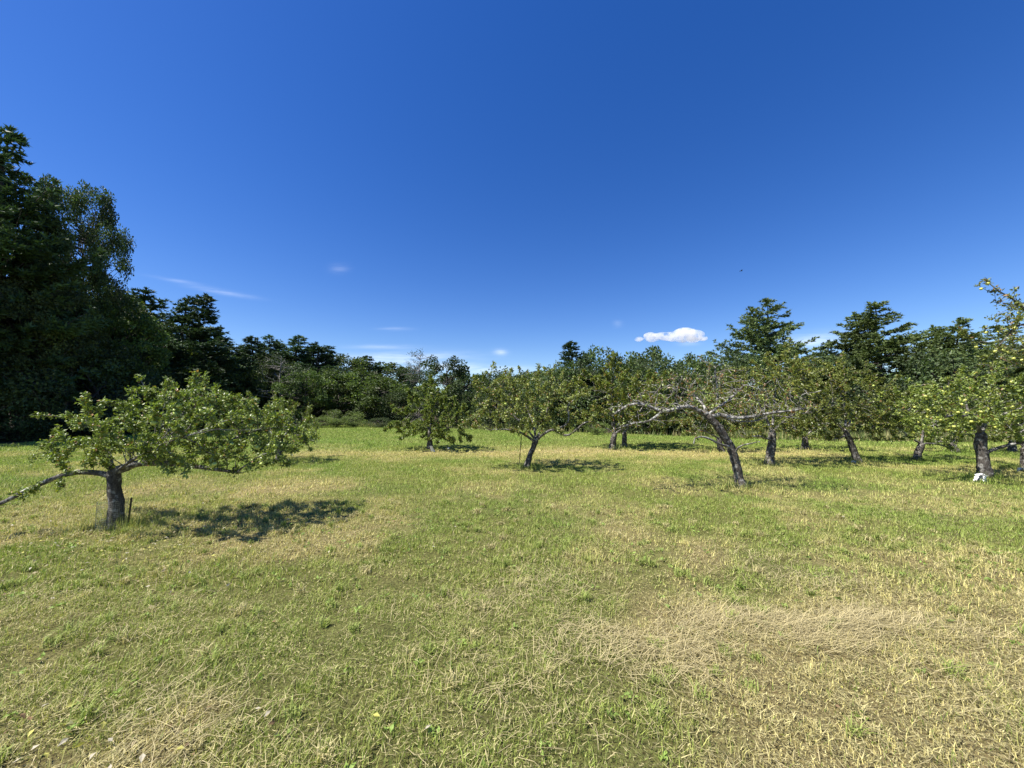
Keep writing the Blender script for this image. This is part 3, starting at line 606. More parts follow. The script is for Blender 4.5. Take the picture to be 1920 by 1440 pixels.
def broad_proto(seed, Hh=12.0, R=4.0, nclump=270, per=95, leaf=.2, col=(.05, .082, .02), z0=.2, lump=.28, clr=.5, sparse=.16, twig=True):
    r = np.random.default_rng(seed); wood = Geo()
    zc = Hh * (z0 + 1) / 2; rz = Hh * (1 - z0) / 2
    P = np.array([[0, 0, -.4], [0, 0, Hh * .2], [r.normal() * .25, r.normal() * .25, Hh * .5], [r.normal() * .4, r.normal() * .4, Hh * .85]])
    Pc = catmull(P, .4); v, t, q = tube(Pc, np.linspace(.02 * Hh, .03, len(Pc)), 7, .06, True, r); wood.add(v, t, q)
    big = sphere_pts(9, r); amp = r.uniform(-lump, lump, 9)
    n = int(nclump); d = sphere_pts(n, r); rad_ = r.random(n) ** .38
    rad_ = np.where(r.random(n) < .72, .72 + .28 * rad_, rad_)
    f = 1 + (np.maximum(0, d @ big.T) ** 4 * amp).sum(1)
    taper = np.where(d[:, 2] > 0, 1.0, 1 - .25 * -d[:, 2])
    C = np.stack([d[:, 0] * R * f * taper, d[:, 1] * R * f * taper, zc + d[:, 2] * rz * np.clip(f, .75, 1.04)], 1) * [1, 1, 1]
    C[:, :2] *= rad_[:, None]; C[:, 2] = zc + (C[:, 2] - zc) * rad_
    keep = r.random(n) > sparse; C = C[keep]; n = len(C)
    for c in C[:: 2]:
        zb = min(max(.15 * Hh, c[2] - .35 * np.hypot(c[0], c[1]) - .6), Hh * .8)
        b0 = np.array([np.interp(zb, Pc[:, 2], Pc[:, 0]), np.interp(zb, Pc[:, 2], Pc[:, 1]), zb]); mid = (b0 + c) / 2 + [0, 0, -.12 * np.linalg.norm(c - b0)] + r.normal(size=3) * .15
        Q = catmull(np.array([b0, mid, c]), .45); v, t, q = tube(Q, np.linspace(.055, .012, len(Q)), 4, 0, False, r); wood.add(v, t, q)
    cr = clr * r.uniform(.6, 1.35, n); m = (per * (cr / clr) ** 2).astype(int) + 5
    idx = np.repeat(np.arange(n), m); k = len(idx); dd = sphere_pts(k, r) * (r.random((k, 1)) ** .45)
    Pp = C[idx] + dd * cr[idx][:, None] * [1.1, 1.1, .9]
    Pp[:, 2] = np.maximum(Pp[:, 2], .05)
    hue = r.uniform(.5, 1.5, n)[idx][:, None]; cl = np.array(col) * 1.45 * hue * r.uniform(.65, 1.35, (k, 1))
    ye = r.random(k) < .05; cl[ye] *= [1.5, 1.2, .9]
    V, T, Cc = leaves_geo(Pp, dd + sphere_pts(k, r) * .8, .7, leaf * r.uniform(.6, 1.25, k), .36, cl, r, 0)
    g = Geo(); g.add(V, T, None, Cc); tm = wood.mesh('trunk', True); tm.materials.append(M_WBARK); cm = g.mesh('crown'); cm.materials.append(M_LEAF)
    return tm, cm, Hh, R
PINE = [pine_proto(101, tops=2, irregular=.3), pine_proto(102, R=4.4, tops=2, irregular=.32, gap=.47, col=(.08, .108, .034), flat=.3), pine_proto(103, R=2.7, irregular=.25, gap=.42, dense=.17),
        pine_proto(104, R=3.2, tops=3, irregular=.4, col=(.032, .058, .026)), pine_proto(105, Hh=13, R=2.4, irregular=.2, gap=.36, droop=.25, col=(.034, .058, .024), dense=.16), pine_proto(106, R=4.2, tops=2, irregular=.36, gap=.5, col=(.075, .104, .036), flat=.3, low=.12)]
BROAD = [broad_proto(201), broad_proto(202, R=3.4, col=(.06, .095, .022), lump=.4), broad_proto(203, Hh=10, R=4.2, col=(.045, .07, .02)), broad_proto(204, Hh=13, R=3.6, lump=.45, sparse=.25, col=(.055, .075, .024)),
         broad_proto(205, Hh=14, R=4.0, nclump=260, per=180, leaf=.17, lump=.9, sparse=.12, clr=.6, z0=.3, col=(.042, .068, .022))]
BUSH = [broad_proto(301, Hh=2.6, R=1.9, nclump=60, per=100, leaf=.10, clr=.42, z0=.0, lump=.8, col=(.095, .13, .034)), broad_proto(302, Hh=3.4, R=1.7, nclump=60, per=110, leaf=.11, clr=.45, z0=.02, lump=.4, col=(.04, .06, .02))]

SMALL = [broad_proto(211, Hh=6.5, R=2.6, nclump=120, per=70, leaf=.21, clr=.42, lump=.5, sparse=.2, z0=.08, col=(.042, .066, .018)), broad_proto(212, Hh=6.5, R=2.3, nclump=110, per=70, leaf=.22, clr=.42, lump=.6, sparse=.2, z0=.12, col=(.05, .074, .02)),
         broad_proto(213, Hh=6.5, R=2.8, nclump=120, per=75, leaf=.2, clr=.4, lump=.5, sparse=.2, z0=.05, col=(.034, .054, .018))]
def plant(proto, name, px, top, Y, label, cat='tree', group=None, wpx=None, rz=None, seed=0, height=None):
    tm, cm, Hh, R = proto
    p = at(px, top, Y); g = tz(p[0], p[1]); h = (p[2] - g) if height is None else height
    if Hh >= 10 and h < 9.5 and any(proto is b for b in BROAD): tm, cm, Hh, R = SMALL[int(abs(px) * 7 + Y) % 3]
    s = h / Hh; sw = s if wpx is None else (wpx / 2) * Y / F / R
    o = empty(name, (p[0], p[1], g), label, cat, group, rz if rz is not None else rng.random() * 6.28, (sw, sw, s))
    link('trunk', tm, None, o); link('crown', cm, None, o); return o

G = 'trees of the woods round the meadow'
# left wall of woods
plant(PINE[0], 'pine_tree', 22, 250, 20.5, 'tallest dark pine rising at the left picture edge', group=G, wpx=330, rz=1.0)
plant(BROAD[4], 'broadleaf_tree', 162, 350, 24, 'tall broadleaf tree with an open crown right of the tallest left pine', group=G, wpx=138, rz=.4)
plant(BROAD[3], 'broadleaf_tree', 80, 500, 21.5, 'lower broadleaf tree in front of the tallest left pine', group=G, wpx=150, rz=2)
plant(PINE[4], 'pine_tree', 205, 560, 29, 'dark narrow conifer under the tall open broadleaf tree at left', group=G, wpx=210)
plant(PINE[3], 'pine_tree', 272, 543, 33, 'blunt dark conifer right of the tall open broadleaf tree', group=G, wpx=210, rz=.5)
plant(PINE[2], 'pine_tree', 348, 556, 38, 'left one of the twin pointed conifers above the low left apple tree', group=G, wpx=130)
plant(PINE[4], 'pine_tree', 384, 553, 38.5, 'right one of the twin pointed conifers above the low left apple tree', group=G, wpx=150)
plant(PINE[2], 'pine_tree', 430, 636, 45, 'first small pointed pine right of the twin conifers', group=G, wpx=120)
plant(PINE[4], 'pine_tree', 472, 632, 47, 'second small pointed pine right of the twin conifers', group=G, wpx=120)
plant(PINE[0], 'pine_tree', 508, 630, 52, 'third small pine on the left skyline with a spiky top', group=G, wpx=130)
plant(PINE[2], 'pine_tree', 560, 629, 54, 'spiky pine standing out on the skyline above the rounded left apple tree', group=G, wpx=130)
plant(PINE[3], 'pine_tree', 596, 643, 55, 'bushy pine at the end of the left skyline step', group=G, wpx=150)
plant(BROAD[3], 'broadleaf_tree', 525, 672, 44, 'olive broadleaf tree below the small left skyline pines', group=G, wpx=110)
plant(BROAD[1], 'broadleaf_tree', 570, 695, 42, 'light green broadleaf tree behind the rounded left apple tree', group=G, wpx=85)
plant(BROAD[2], 'broadleaf_tree', 630, 695, 46, 'dark round broadleaf tree behind the bushes left of centre', group=G, wpx=95)
plant(BROAD[0], 'broadleaf_tree', 650, 668, 62, 'small broadleaf tree on the sloping left skyline', group=G, wpx=90)
plant(PINE[4], 'pine_tree', 688, 668, 66, 'small spiky conifer on the sloping left skyline', group=G, wpx=100)
plant(BROAD[1], 'broadleaf_tree', 690, 700, 52, 'pale olive broadleaf tree in the middle of the left woods', group=G, wpx=110)
plant(BROAD[0], 'broadleaf_tree', 722, 715, 44, 'spreading broadleaf tree just left of the dead topped tree', group=G, wpx=120)
plant(BROAD[2], 'broadleaf_tree', 735, 684, 70, 'far broadleaf tree where the left skyline comes down', group=G, wpx=100)
plant(BROAD[3], 'broadleaf_tree', 838, 672, 40, 'thin topped broadleaf tree behind the bushy apple tree', group=G, wpx=100)
plant(BROAD[0], 'broadleaf_tree', 870, 697, 48, 'broadleaf tree between the dead topped tree and the staked apple tree', group=G, wpx=110)
plant(BROAD[2], 'broadleaf_tree', 925, 704, 52, 'low far broadleaf tree behind the top of the staked apple tree', group=G, wpx=110)
plant(BROAD[1], 'broadleaf_tree', 985, 700, 48, 'mid green broadleaf tree behind the right side of the staked apple tree', group=G, wpx=110)
plant(PINE[4], 'spruce_tree', 1070, 642, 33, 'dark pointed spruce in the centre right of the staked apple tree', group=G, wpx=130)
plant(BROAD[3], 'broadleaf_tree', 1122, 652, 36, 'loose topped broadleaf tree right of the central spruce', group=G, wpx=90)
plant(BROAD[0], 'broadleaf_tree', 1216, 657, 36, 'round crowned broadleaf tree beneath the white cloud', group=G, wpx=100)
plant(BROAD[1], 'broadleaf_tree', 1298, 668, 38, 'lower broadleaf tree right of the round crowned one', group=G, wpx=80)
plant(BROAD[3], 'broadleaf_tree', 1352, 672, 40, 'broadleaf tree left of the tall twin topped pine', group=G, wpx=80)
plant(PINE[5], 'pine_tree', 1437, 562, 41, 'tall twin topped pine behind the leafy apple tree', group=G, wpx=190, rz=.0)
plant(PINE[4], 'spruce_tree', 1552, 640, 44, 'small bluish spruce between the two tall pines on the right', group=G, wpx=110)
plant(PINE[1], 'pine_tree', 1640, 570, 37, 'broad layered pine, widest conifer on the right', group=G, wpx=235, rz=2.2)
plant(PINE[1], 'pine_tree', 1795, 600, 38, 'blunt pine right of the broad layered pine', group=G, wpx=200)
plant(PINE[5], 'pine_tree', 1868, 612, 40, 'pine behind the apple laden branches at the right edge', group=G, wpx=200)
# second rank: nothing in the photograph tells these apart
SAME = 'indistinct tree in the dense woods behind the front trees'
fill = [(PINE[4], 412, 612, 46), (PINE[3], 452, 646, 55), (PINE[4], 490, 646, 56), (PINE[2], 535, 646, 58), (PINE[4], 578, 650, 60), (PINE[2], 622, 660, 62), (PINE[4], 664, 672, 68), (PINE[2], 706, 680, 72), (PINE[4], 752, 687, 74), (PINE[3], 500, 665, 50), (PINE[4], 610, 690, 52), (PINE[4], 668, 700, 54), (PINE[2], 560, 680, 50),
        (BROAD[2], -60, 420, 24), (PINE[3], -110, 330, 22), (BROAD[0], -190, 420, 20), (PINE[0], -300, 330, 19), (BROAD[4], -420, 400, 19), (BROAD[0], -600, 400, 17),  # those beyond the left frame edge are unseen, added to shade the woods
        (BROAD[2], 10, 520, 25), (BROAD[0], 130, 540, 27), (BROAD[2], 235, 620, 31), (BROAD[0], 310, 640, 36), (BROAD[1], 400, 660, 41), (BROAD[2], 445, 680, 41), (BROAD[0], 490, 690, 46),
        (BROAD[0], 195, 535, 27), (PINE[3], 120, 480, 31), (PINE[1], 220, 580, 38), (PINE[1], 310, 590, 42), (PINE[3], 420, 655, 54), (PINE[1], 540, 655, 60), (PINE[4], 618, 662, 60), (BROAD[0], 770, 690, 66), (PINE[4], 712, 678, 70), (BROAD[1], 860, 700, 68),
        (BROAD[0], 905, 706, 62), (BROAD[2], 950, 706, 60), (BROAD[0], 1030, 690, 44), (BROAD[2], 1100, 690, 44), (BROAD[0], 1160, 690, 46), (BROAD[2], 1260, 690, 44), (BROAD[1], 1330, 695, 44),
        (BROAD[2], 1390, 690, 46), (BROAD[0], 1480, 690, 46), (BROAD[2], 1540, 680, 48), (BROAD[0], 1600, 690, 46), (BROAD[2], 1700, 690, 44), (PINE[3], 1740, 668, 50), (BROAD[0], 1760, 690, 44),
        (BROAD[1], 1830, 690, 44), (BROAD[2], 1910, 660, 44), (PINE[0], 1960, 600, 40), (BROAD[0], 2050, 640, 38), (PINE[3], 2150, 610, 36), (BROAD[2], 2300, 620, 34),
        (PINE[4], 640, 715, 47), (PINE[2], 765, 712, 47), (PINE[4], 880, 712, 50), (BROAD[0], 900, 745, 44), (PINE[4], 955, 718, 44), (BROAD[0], 1040, 745, 38),
        (BROAD[2], 1090, 750, 35), (BROAD[0], 1180, 745, 34), (BROAD[2], 1250, 745, 34), (BROAD[0], 1310, 745, 33), (BROAD[2], 1380, 745, 34), (BROAD[0], 1460, 745, 33), (BROAD[2], 1530, 745, 32),
        (BROAD[0], 1600, 750, 32), (BROAD[2], 1680, 750, 31), (BROAD[0], 1760, 750, 31), (BROAD[2], 1850, 750, 31), (BROAD[0], 1930, 750, 31), (BROAD[2], 2050, 750, 30)]
for pr, px, top, Y in fill:
    plant(pr, 'woodland_tree', px, top, Y, SAME, group='indistinct woodland trees of the second rank')
# under-storey closing the gaps near the ground
for i, (px, Y) in enumerate([(-330, 17.5), (-180, 18), (-60, 19), (40, 20.5), (120, 22), (190, 25), (250, 28), (310, 32), (370, 36), (420, 40), (470, 42), (520, 43.5), (570, 45), (690, 43), (745, 42), (790, 41), (840, 40), (890, 39), (940, 37), (990, 36), (1040, 33),
                            (1085, 31), (1180, 29.5), (1225, 28.5), (1270, 28), (1320, 27), (1370, 26.5), (1420, 26), (1470, 26), (1530, 26), (1580, 26), (1640, 26), (1700, 26), (1760, 26), (1820, 26), (1880, 26), (1950, 26)]):
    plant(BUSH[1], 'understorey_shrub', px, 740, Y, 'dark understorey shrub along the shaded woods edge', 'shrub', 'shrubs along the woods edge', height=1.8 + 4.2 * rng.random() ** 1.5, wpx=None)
plant(BUSH[0], 'meadow_bush', 632, 768, 36.5, 'sunlit light green bush at the far meadow edge left of centre', 'bush', 'bushes at the meadow edge', wpx=75)
plant(BUSH[0], 'meadow_bush', 596, 782, 35.5, 'low bush just left of the sunlit far bush', 'bush', 'bushes at the meadow edge', wpx=60)
plant(BUSH[0], 'meadow_bush', 662, 780, 36, 'low tangled bush just right of the sunlit far bush', 'bush', 'bushes at the meadow edge', wpx=42)
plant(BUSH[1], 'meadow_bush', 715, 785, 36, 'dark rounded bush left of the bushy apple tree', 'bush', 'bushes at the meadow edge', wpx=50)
plant(BUSH[0], 'meadow_bush', 1117, 790, 25, 'small green bush on the grass right of the staked apple tree', 'bush', 'bushes at the meadow edge', wpx=44)
plant(BUSH[0], 'meadow_bush', 1335, 800, 24, 'small bush under the broken low branch of the half dead tree', 'bush', 'bushes at the meadow edge', wpx=50)
# dead topped tree
def snag(px, top, Y, label, seed):
    r = np.random.default_rng(seed); p = at(px, top, Y); g0 = tz(p[0], p[1]); h = p[2] - g0; g = Geo()
    P = catmull(np.array([[0, 0, -.3], [.1, 0, h * .35], [-.1, .1, h * .7], [.05, 0, h]]), .3); v, t, q = tube(P, np.linspace(.16, .02, len(P)), 7, .06, True, r); g.add(v, t, q)
    tw = []
    for i in range(34):
        z = h * r.uniform(.35, .97); a = r.random() * 6.28; L = (1 - z / h) * 3.2 + .6; el = r.uniform(-.1, .6)
        s = np.linspace(0, 1, 5)[:, None]; d = np.array([cos(a) * cos(el), sin(a) * cos(el), sin(el)])
        Q = np.array([0, 0, z]) + d * s * L + np.cumsum(r.normal(size=(5, 3)) * .09, 0) * s; v, t, q = tube(Q, np.linspace(.045, .014, 5), 4, 0, False, r); g.add(v, t, q)
        for e in range(4):
            j = r.integers(1, 5); d2 = unit(d + r.normal(size=3) * .6); Q2 = Q[j] + d2 * np.linspace(0, 1, 3)[:, None] * r.uniform(.3, .9); v, t, q = tube(Q2, np.linspace(.022, .010, 3), 3, 0, False, r); g.add(v, t, q); tw.append(Q2[-1])
    o = empty('dead_topped_tree', (p[0], p[1], g0), label, 'tree', G)
    link('trunk', g.mesh('trunk', True), M_SNAG, o)
    tw = np.array(tw); tw = tw[r.random(len(tw)) < .45]; P = np.repeat(tw, 26, 0) + r.normal(size=(len(tw) * 26, 3)) * .22
    cl = np.array([.05, .075, .024]) * r.uniform(.6, 1.4, (len(P), 1)); V_, T_, C_ = leaves_geo(P, sphere_pts(len(P), r), .7, .15 * r.uniform(.6, 1.2, len(P)), .36, cl, r, 0)
    gg_ = Geo(); gg_.add(V_, T_, None, C_); link('crown', gg_.mesh('crown'), M_LEAF, o)
snag(788, 664, 50, 'dead topped tree with bare grey twigs against the sky left of centre', 5)
snag(527, 668, 41, 'grey leafless conifer among the left woods behind the rounded apple tree', 6)

# ------------------------------------------------------------------ stakes, guards, bird
def stake(px, py, topy, label, lean=(0, 0)):
    b = ground(px, py); h = at(px, topy, b[1])[2] - b[2]; g = Geo()
    P = np.array([[0, 0, -.1], [lean[0] * .3, lean[1] * .3, h * .4], [lean[0] * .8, lean[1], h * .8], [lean[0], lean[1], h]]); v, t, q = tube(catmull(P, .05), np.full(len(catmull(P, .05)), .011), 6); g.add(v, t, q)
    for z in np.arange(.12, h - .03, .09):                      # studs of the fence post
        f = np.interp(z, [0, h], [0, 1]); c = np.array([lean[0] * f, lean[1] * f - .013, z]); v, t, q = tube(np.array([c, c + [0, -.008, .004]]), [.006, .004], 5); g.add(v, t, q)
    o = link('metal_stake', g.mesh('metal_stake', True), M_STAKE); o.location = b.tolist(); tag(o, label, 'stake', 'stakes beside the apple trees'); return o
stake(240, 987, 934, 'thin dark stake on the right of the short thick trunk at left', (.02, 0))
stake(974, 872, 816, 'tall thin stake left of the leaning middle apple tree', (.06, 0))
# wire guard round the left trunk
g = Geo(); Rg, Hg = .15, .38
for i in range(44):
    a = 2 * pi * i / 44; c = np.array([Rg * cos(a), Rg * sin(a), 0]); v, t, q = tube(np.array([c, c + [0, 0, Hg]]), [.0008, .0008], 3, 0, False); g.add(v, t, q)
for z in np.arange(.01, Hg + .01, .026):
    a = np.linspace(0, 2 * pi, 33); v, t, q = tube(np.stack([Rg * np.cos(a), Rg * np.sin(a), np.full(33, z)], 1), np.full(33, .0008), 3, 0, False); g.add(v, t, q)
o = link('wire_trunk_guard', g.mesh('wire_trunk_guard'), M_WIRE); o.location = (B1 + [-.05, .0, 0]).tolist(); tag(o, 'wire mesh guard standing round the short thick trunk at left', 'trunk guard')
def white_guard(px, py, hpx, lean, label, rad_=.06, crumple=.25, seed=0):
    r = np.random.default_rng(seed); b = ground(px, py); h = hpx * b[1] / F; g = Geo(); n, s = 9, 13; V = []
    for i in range(n):
        t = i / (n - 1)
        for j in range(s):
            a = j / (s - 1) * 2 * pi * .86; rr = rad_ * (1.25 - .55 * t) * (1 + crumple * r.normal() * .6); V.append([lean[0] * t * h + rr * cos(a), lean[1] * t * h + rr * sin(a), t * h * (1 - .1 * r.random())])
    V = np.array(V); Q = np.array([[i * s + j, i * s + j + 1, (i + 1) * s + j + 1, (i + 1) * s + j] for i in range(n - 1) for j in range(s - 1)]); g.add(V, None, Q)
    o = link('white_trunk_guard', g.mesh('white_trunk_guard', False), M_WHITE); o.location = (b - [0, 0, .02]).tolist(); o.rotation_euler = (0, 0, -2.0)
    sm = o.modifiers.new('thickness', 'SOLIDIFY'); sm.thickness = .004; tag(o, label, 'trunk guard', 'white trunk guards'); return o
white_guard(1837, 902, 15, (.2, .1), 'crumpled white plastic guard at the foot of the fruiting apple tree', .085, .5, 1)
white_guard(812, 846, 12, (.55, .0), 'slanted white tube at the foot of the bushy apple tree left of centre', .075, .15, 2)
white_guard(841, 841, 4, (0, 0), 'tiny white guard in the grass right of the bushy apple tree left of centre', .05, .2, 3)
white_guard(1601, 868, 5, (0, 0), 'small white guard at the foot of the strongly slanting trunk', .06, .3, 4)
white_guard(1916, 884, 9, (.1, 0), 'white guard at the foot of the trunk at the right picture edge', .08, .3, 5)
# bird high over the right side
p = at(1390, 508, 60.0); g = Geo()
v, t, q = tube(np.array([[-.22, 0, 0], [-.1, 0, .01], [.05, 0, .02], [.16, 0, .03], [.22, 0, .02]]), [.015, .05, .06, .045, .01], 6); body = Geo(); body.add(v, t, q)
o = empty('bird', p.tolist(), 'tiny dark bird flying in the blue sky above the pines', 'bird'); link('body', body.mesh('body', True), M_BIRD, o)
for s in (1, -1):
    V_ = np.array([[.08, 0, .04], [-.08, 0, .04], [.1, s * .2, .12], [-.06, s * .2, .12], [0, s * .48, .05], [-.05, s * .46, .05], [.08, 0, .055], [-.08, 0, .055], [.1, s * .2, .13], [-.06, s * .2, .13]])
    link('wing', make_mesh('wing', V_, [np.array([[0, 1, 3, 2], [2, 3, 5, 4], [6, 8, 9, 7], [8, 4, 5, 9], [0, 2, 8, 6], [1, 7, 9, 3]])]), M_BIRD, o)

# ------------------------------------------------------------------ cloud
def cloud_mat():
    m, nt, out = new_mat('cloud_vapour'); L = nt.links
    tcn = N(nt, 'ShaderNodeTexCoord'); n1 = N(nt, 'ShaderNodeTexNoise'); n1.inputs['Scale'].default_value = .014; n1.inputs['Detail'].default_value = 7; n1.inputs['Roughness'].default_value = .65; L.new(tcn.outputs['Object'], n1.inputs['Vector'])
    mr = N(nt, 'ShaderNodeMapRange'); mr.inputs['From Min'].default_value = .43; mr.inputs['From Max'].default_value = .62; mr.inputs['To Max'].default_value = .02; L.new(n1.outputs[0], mr.inputs['Value'])
    v = N(nt, 'ShaderNodeVolumePrincipled'); v.inputs['Color'].default_value = (1, 1, 1, 1); v.inputs['Anisotropy'].default_value = .2; L.new(mr.outputs[0], v.inputs['Density']); L.new(v.outputs[0], out.inputs['Volume'])
    return m
CY = 4200.0; c0 = at(1260, 632, CY); k = CY / F; g = Geo(); r = np.random.default_rng(3)
def ico(c, rad_, r):
    nseg, ring = 14, 9; V_ = []
    for i in range(ring + 1):
        th = pi * i / ring
        for j in range(nseg): V_.append((sin(th) * cos(2 * pi * j / nseg), sin(th) * sin(2 * pi * j / nseg), cos(th)))
    Q_ = np.array([[i * nseg + j, (i + 1) * nseg + j, (i + 1) * nseg + (j + 1) % nseg, i * nseg + (j + 1) % nseg] for i in range(ring) for j in range(nseg)])
    return np.array(V_) * rad_ + c, Q_
import bmesh
bmc = bmesh.new()
prof = [(-62, 2, 9), (-50, 1, 12), (-36, 0, 14), (-22, -1, 14), (-8, -1, 15), (6, -2, 17), (18, -5, 20), (30, -6, 21), (42, -3, 18), (53, 0, 13), (62, 3, 9), (24, -12, 13), (34, -11, 13), (0, 2, 14), (40, 5, 12), (20, 6, 12), (-40, 5, 10)]
for dx, dy, rr in prof:
    V_, Q_ = ico(np.array([dx * .95 * k, r.normal() * 6 * k, -dy * .8 * k]), np.array([rr * k * 1.05, rr * k * 1.0, rr * k * .56]), r); vs_ = [bmc.verts.new(tuple(x)) for x in V_]
    for q in Q_:
        try: bmc.faces.new([vs_[i] for i in q])
        except ValueError: pass
bmesh.ops.remove_doubles(bmc, verts=bmc.verts, dist=.01)
mc = bpy.data.meshes.new('cloud'); bmc.to_mesh(mc); bmc.free()
oc = link('cloud', mc, cloud_mat()); oc.location = c0.tolist(); tag(oc, 'small white cumulus cloud low in the blue sky', 'cloud')
rm = oc.modifiers.new('merge', 'REMESH'); rm.mode = 'VOXEL'; rm.voxel_size = 14.0

# ------------------------------------------------------------------ grass
bases = np.array([[b[0], b[1]] for b in SH])
def blades(y0, y1, dens, hgt, wid, seg, seed, thatch=.4):
    r = np.random.default_rng(seed)
    area = 1.62 * (y1 ** 2 - y0 ** 2) + 4 * (y1 - y0); n = int(area * dens)
    y = np.sqrt(r.random(n) * (y1 ** 2 - y0 ** 2) + y0 ** 2); x = (r.random(n) * 2 - 1) * (1.62 * y + 2)
    keep = in_field(x, y) & (r.random(n) < .15 + 1.7 * (fbm(x, y, 4.1, 61, 3) - .2)); x, y = x[keep], y[keep]; n = len(x)
    c, dry, gr = albedo(x, y)
    rank = np.zeros(n)
    for b in bases:
        d = np.hypot((x - b[0]) / 1.0, (y - b[1]) / .8); rank = np.maximum(rank, np.exp(-(d / .45) ** 2))
    th = (r.random(n) < thatch * (.55 + .9 * dry)) & (r.random(n) > rank)
    tall = .5 * fbm(x, y, 1.3, 33, 3) + .5 * np.clip((vnoise(x, y, 7.5, 35) - .5) * 1.7 + .5, 0, 1)
    h = hgt * r.uniform(.4, 1.25, n) * (.2 + 1.8 * tall) * (1 + 2.2 * rank)
    h = np.where(th, h * .85, h)
    straw = np.array([.48, .425, .205]); c = np.array(c)
    c = np.where(th[:, None], straw * r.uniform(.22, 1.25, (n, 1)), c * 1.42 * r.uniform(.55, 1.5, (n, 1)))
    lush = (~th) & (r.random(n) < .22); c[lush] = np.array([.185, .25, .048]) * r.uniform(.6, 1.5, (lush.sum(), 1))
    c = c * (1 - .35 * rank[:, None] * (~th)[:, None]) + np.array([.1, .17, .03]) * .35 * rank[:, None] * (~th)[:, None]
    a = r.random(n) * 6.283; lean = np.where(th, r.uniform(1.0, 1.5, n), np.abs(r.normal(size=n)) * .42)
    d = np.stack([np.cos(a) * np.sin(lean), np.sin(a) * np.sin(lean), np.cos(lean)], 1)
    b2 = a + r.normal(size=n) * .5 + pi / 2; S = np.stack([np.cos(b2), np.sin(b2), np.zeros(n)], 1) * (wid * r.uniform(.6, 1.3, n))[:, None] / 2
    z = terrain(x, y) + np.where(th, r.uniform(0, .025, n), -.005); P = np.stack([x, y, z], 1)
    bend = np.stack([np.cos(a), np.sin(a), -.55 * np.ones(n)], 1) * (h * r.uniform(.05, .4, n))[:, None]
    if seg == 2:
        M = P + d * (h * .55)[:, None]; Tp = P + d * h[:, None] + bend * np.where(th, .25, 1)[:, None]
        V_ = np.stack([P - S, P + S, M + S * .75, M - S * .75, Tp], 1).reshape(-1, 3); i = np.arange(n) * 5
        T_ = np.concatenate([np.stack([i + 3, i + 2, i + 4], 1), np.stack([i, i + 1, i + 2], 1), np.stack([i, i + 2, i + 3], 1)]); C_ = np.repeat(c, 5, 0)
    else:
        Tp = P + d * h[:, None] + bend * .5; V_ = np.stack([P - S, P + S, Tp], 1).reshape(-1, 3); T_ = np.arange(n * 3).reshape(-1, 3); C_ = np.repeat(c, 3, 0)
    return V_, T_, C_
g = Geo()
for a in ((.7, 3.4, 5200, .034, .0045, 1, 5, .65), (3.4, 7, 1600, .04, .008, 1, 6, .5), (.7, 3.4, 7600, .047, .0036, 2, 1, .36), (3.4, 7, 4000, .055, .0068, 1, 2, .26), (7, 14.5, 1400, .058, .012, 1, 3, .2), (14.5, 42, 210, .075, .028, 1, 4, .1)):
    V_, T_, C_ = blades(*a); g.add(V_, T_, None, C_)
# bunches: tufts of longer blades near the camera
r = np.random.default_rng(9); nt_ = 560
ty = np.sqrt(r.random(nt_) * (7.0 ** 2 - 1.2 ** 2) + 1.2 ** 2); tx = (r.random(nt_) * 2 - 1) * (1.5 * ty + 1)
nb = 34; x = np.repeat(tx, nb) + r.normal(size=nt_ * nb) * .022; y = np.repeat(ty, nb) + r.normal(size=nt_ * nb) * .022; n = len(x)
hh = np.repeat(r.uniform(.05, .12, nt_), nb) * r.uniform(.5, 1.1, n); a = r.random(n) * 6.283; lean = np.abs(r.normal(size=n)) * .45 + .12
cc = np.where((r.random(nt_) < .35)[:, None], np.array([.42, .37, .18]), np.array([.25, .30, .075])); cc = np.repeat(cc, nb, 0) * r.uniform(.7, 1.35, (n, 1))
d = np.stack([np.cos(a) * np.sin(lean), np.sin(a) * np.sin(lean), np.cos(lean)], 1); P = np.stack([x, y, terrain(x, y)], 1); S = np.stack([-np.sin(a), np.cos(a), 0 * a], 1) * (.0022 + .0004 * y)[:, None]
M_ = P + d * (hh * .6)[:, None]; Tp = P + d * hh[:, None] + np.stack([np.cos(a), np.sin(a), -.7 + 0 * a], 1) * (hh * .3)[:, None]
i = np.arange(n) * 5; g.add(np.stack([P - S, P + S, M_ + S * .7, M_ - S * .7, Tp], 1).reshape(-1, 3), np.concatenate([np.stack([i + 3, i + 2, i + 4], 1), np.stack([i, i + 1, i + 2], 1), np.stack([i, i + 2, i + 3], 1)]), None, np.repeat(cc, 5, 0))
tag(link('grass', g.mesh('grass'), M_GRASS), 'mown grass with green and dry blades covering the orchard meadow', 'grass', None, 'stuff')
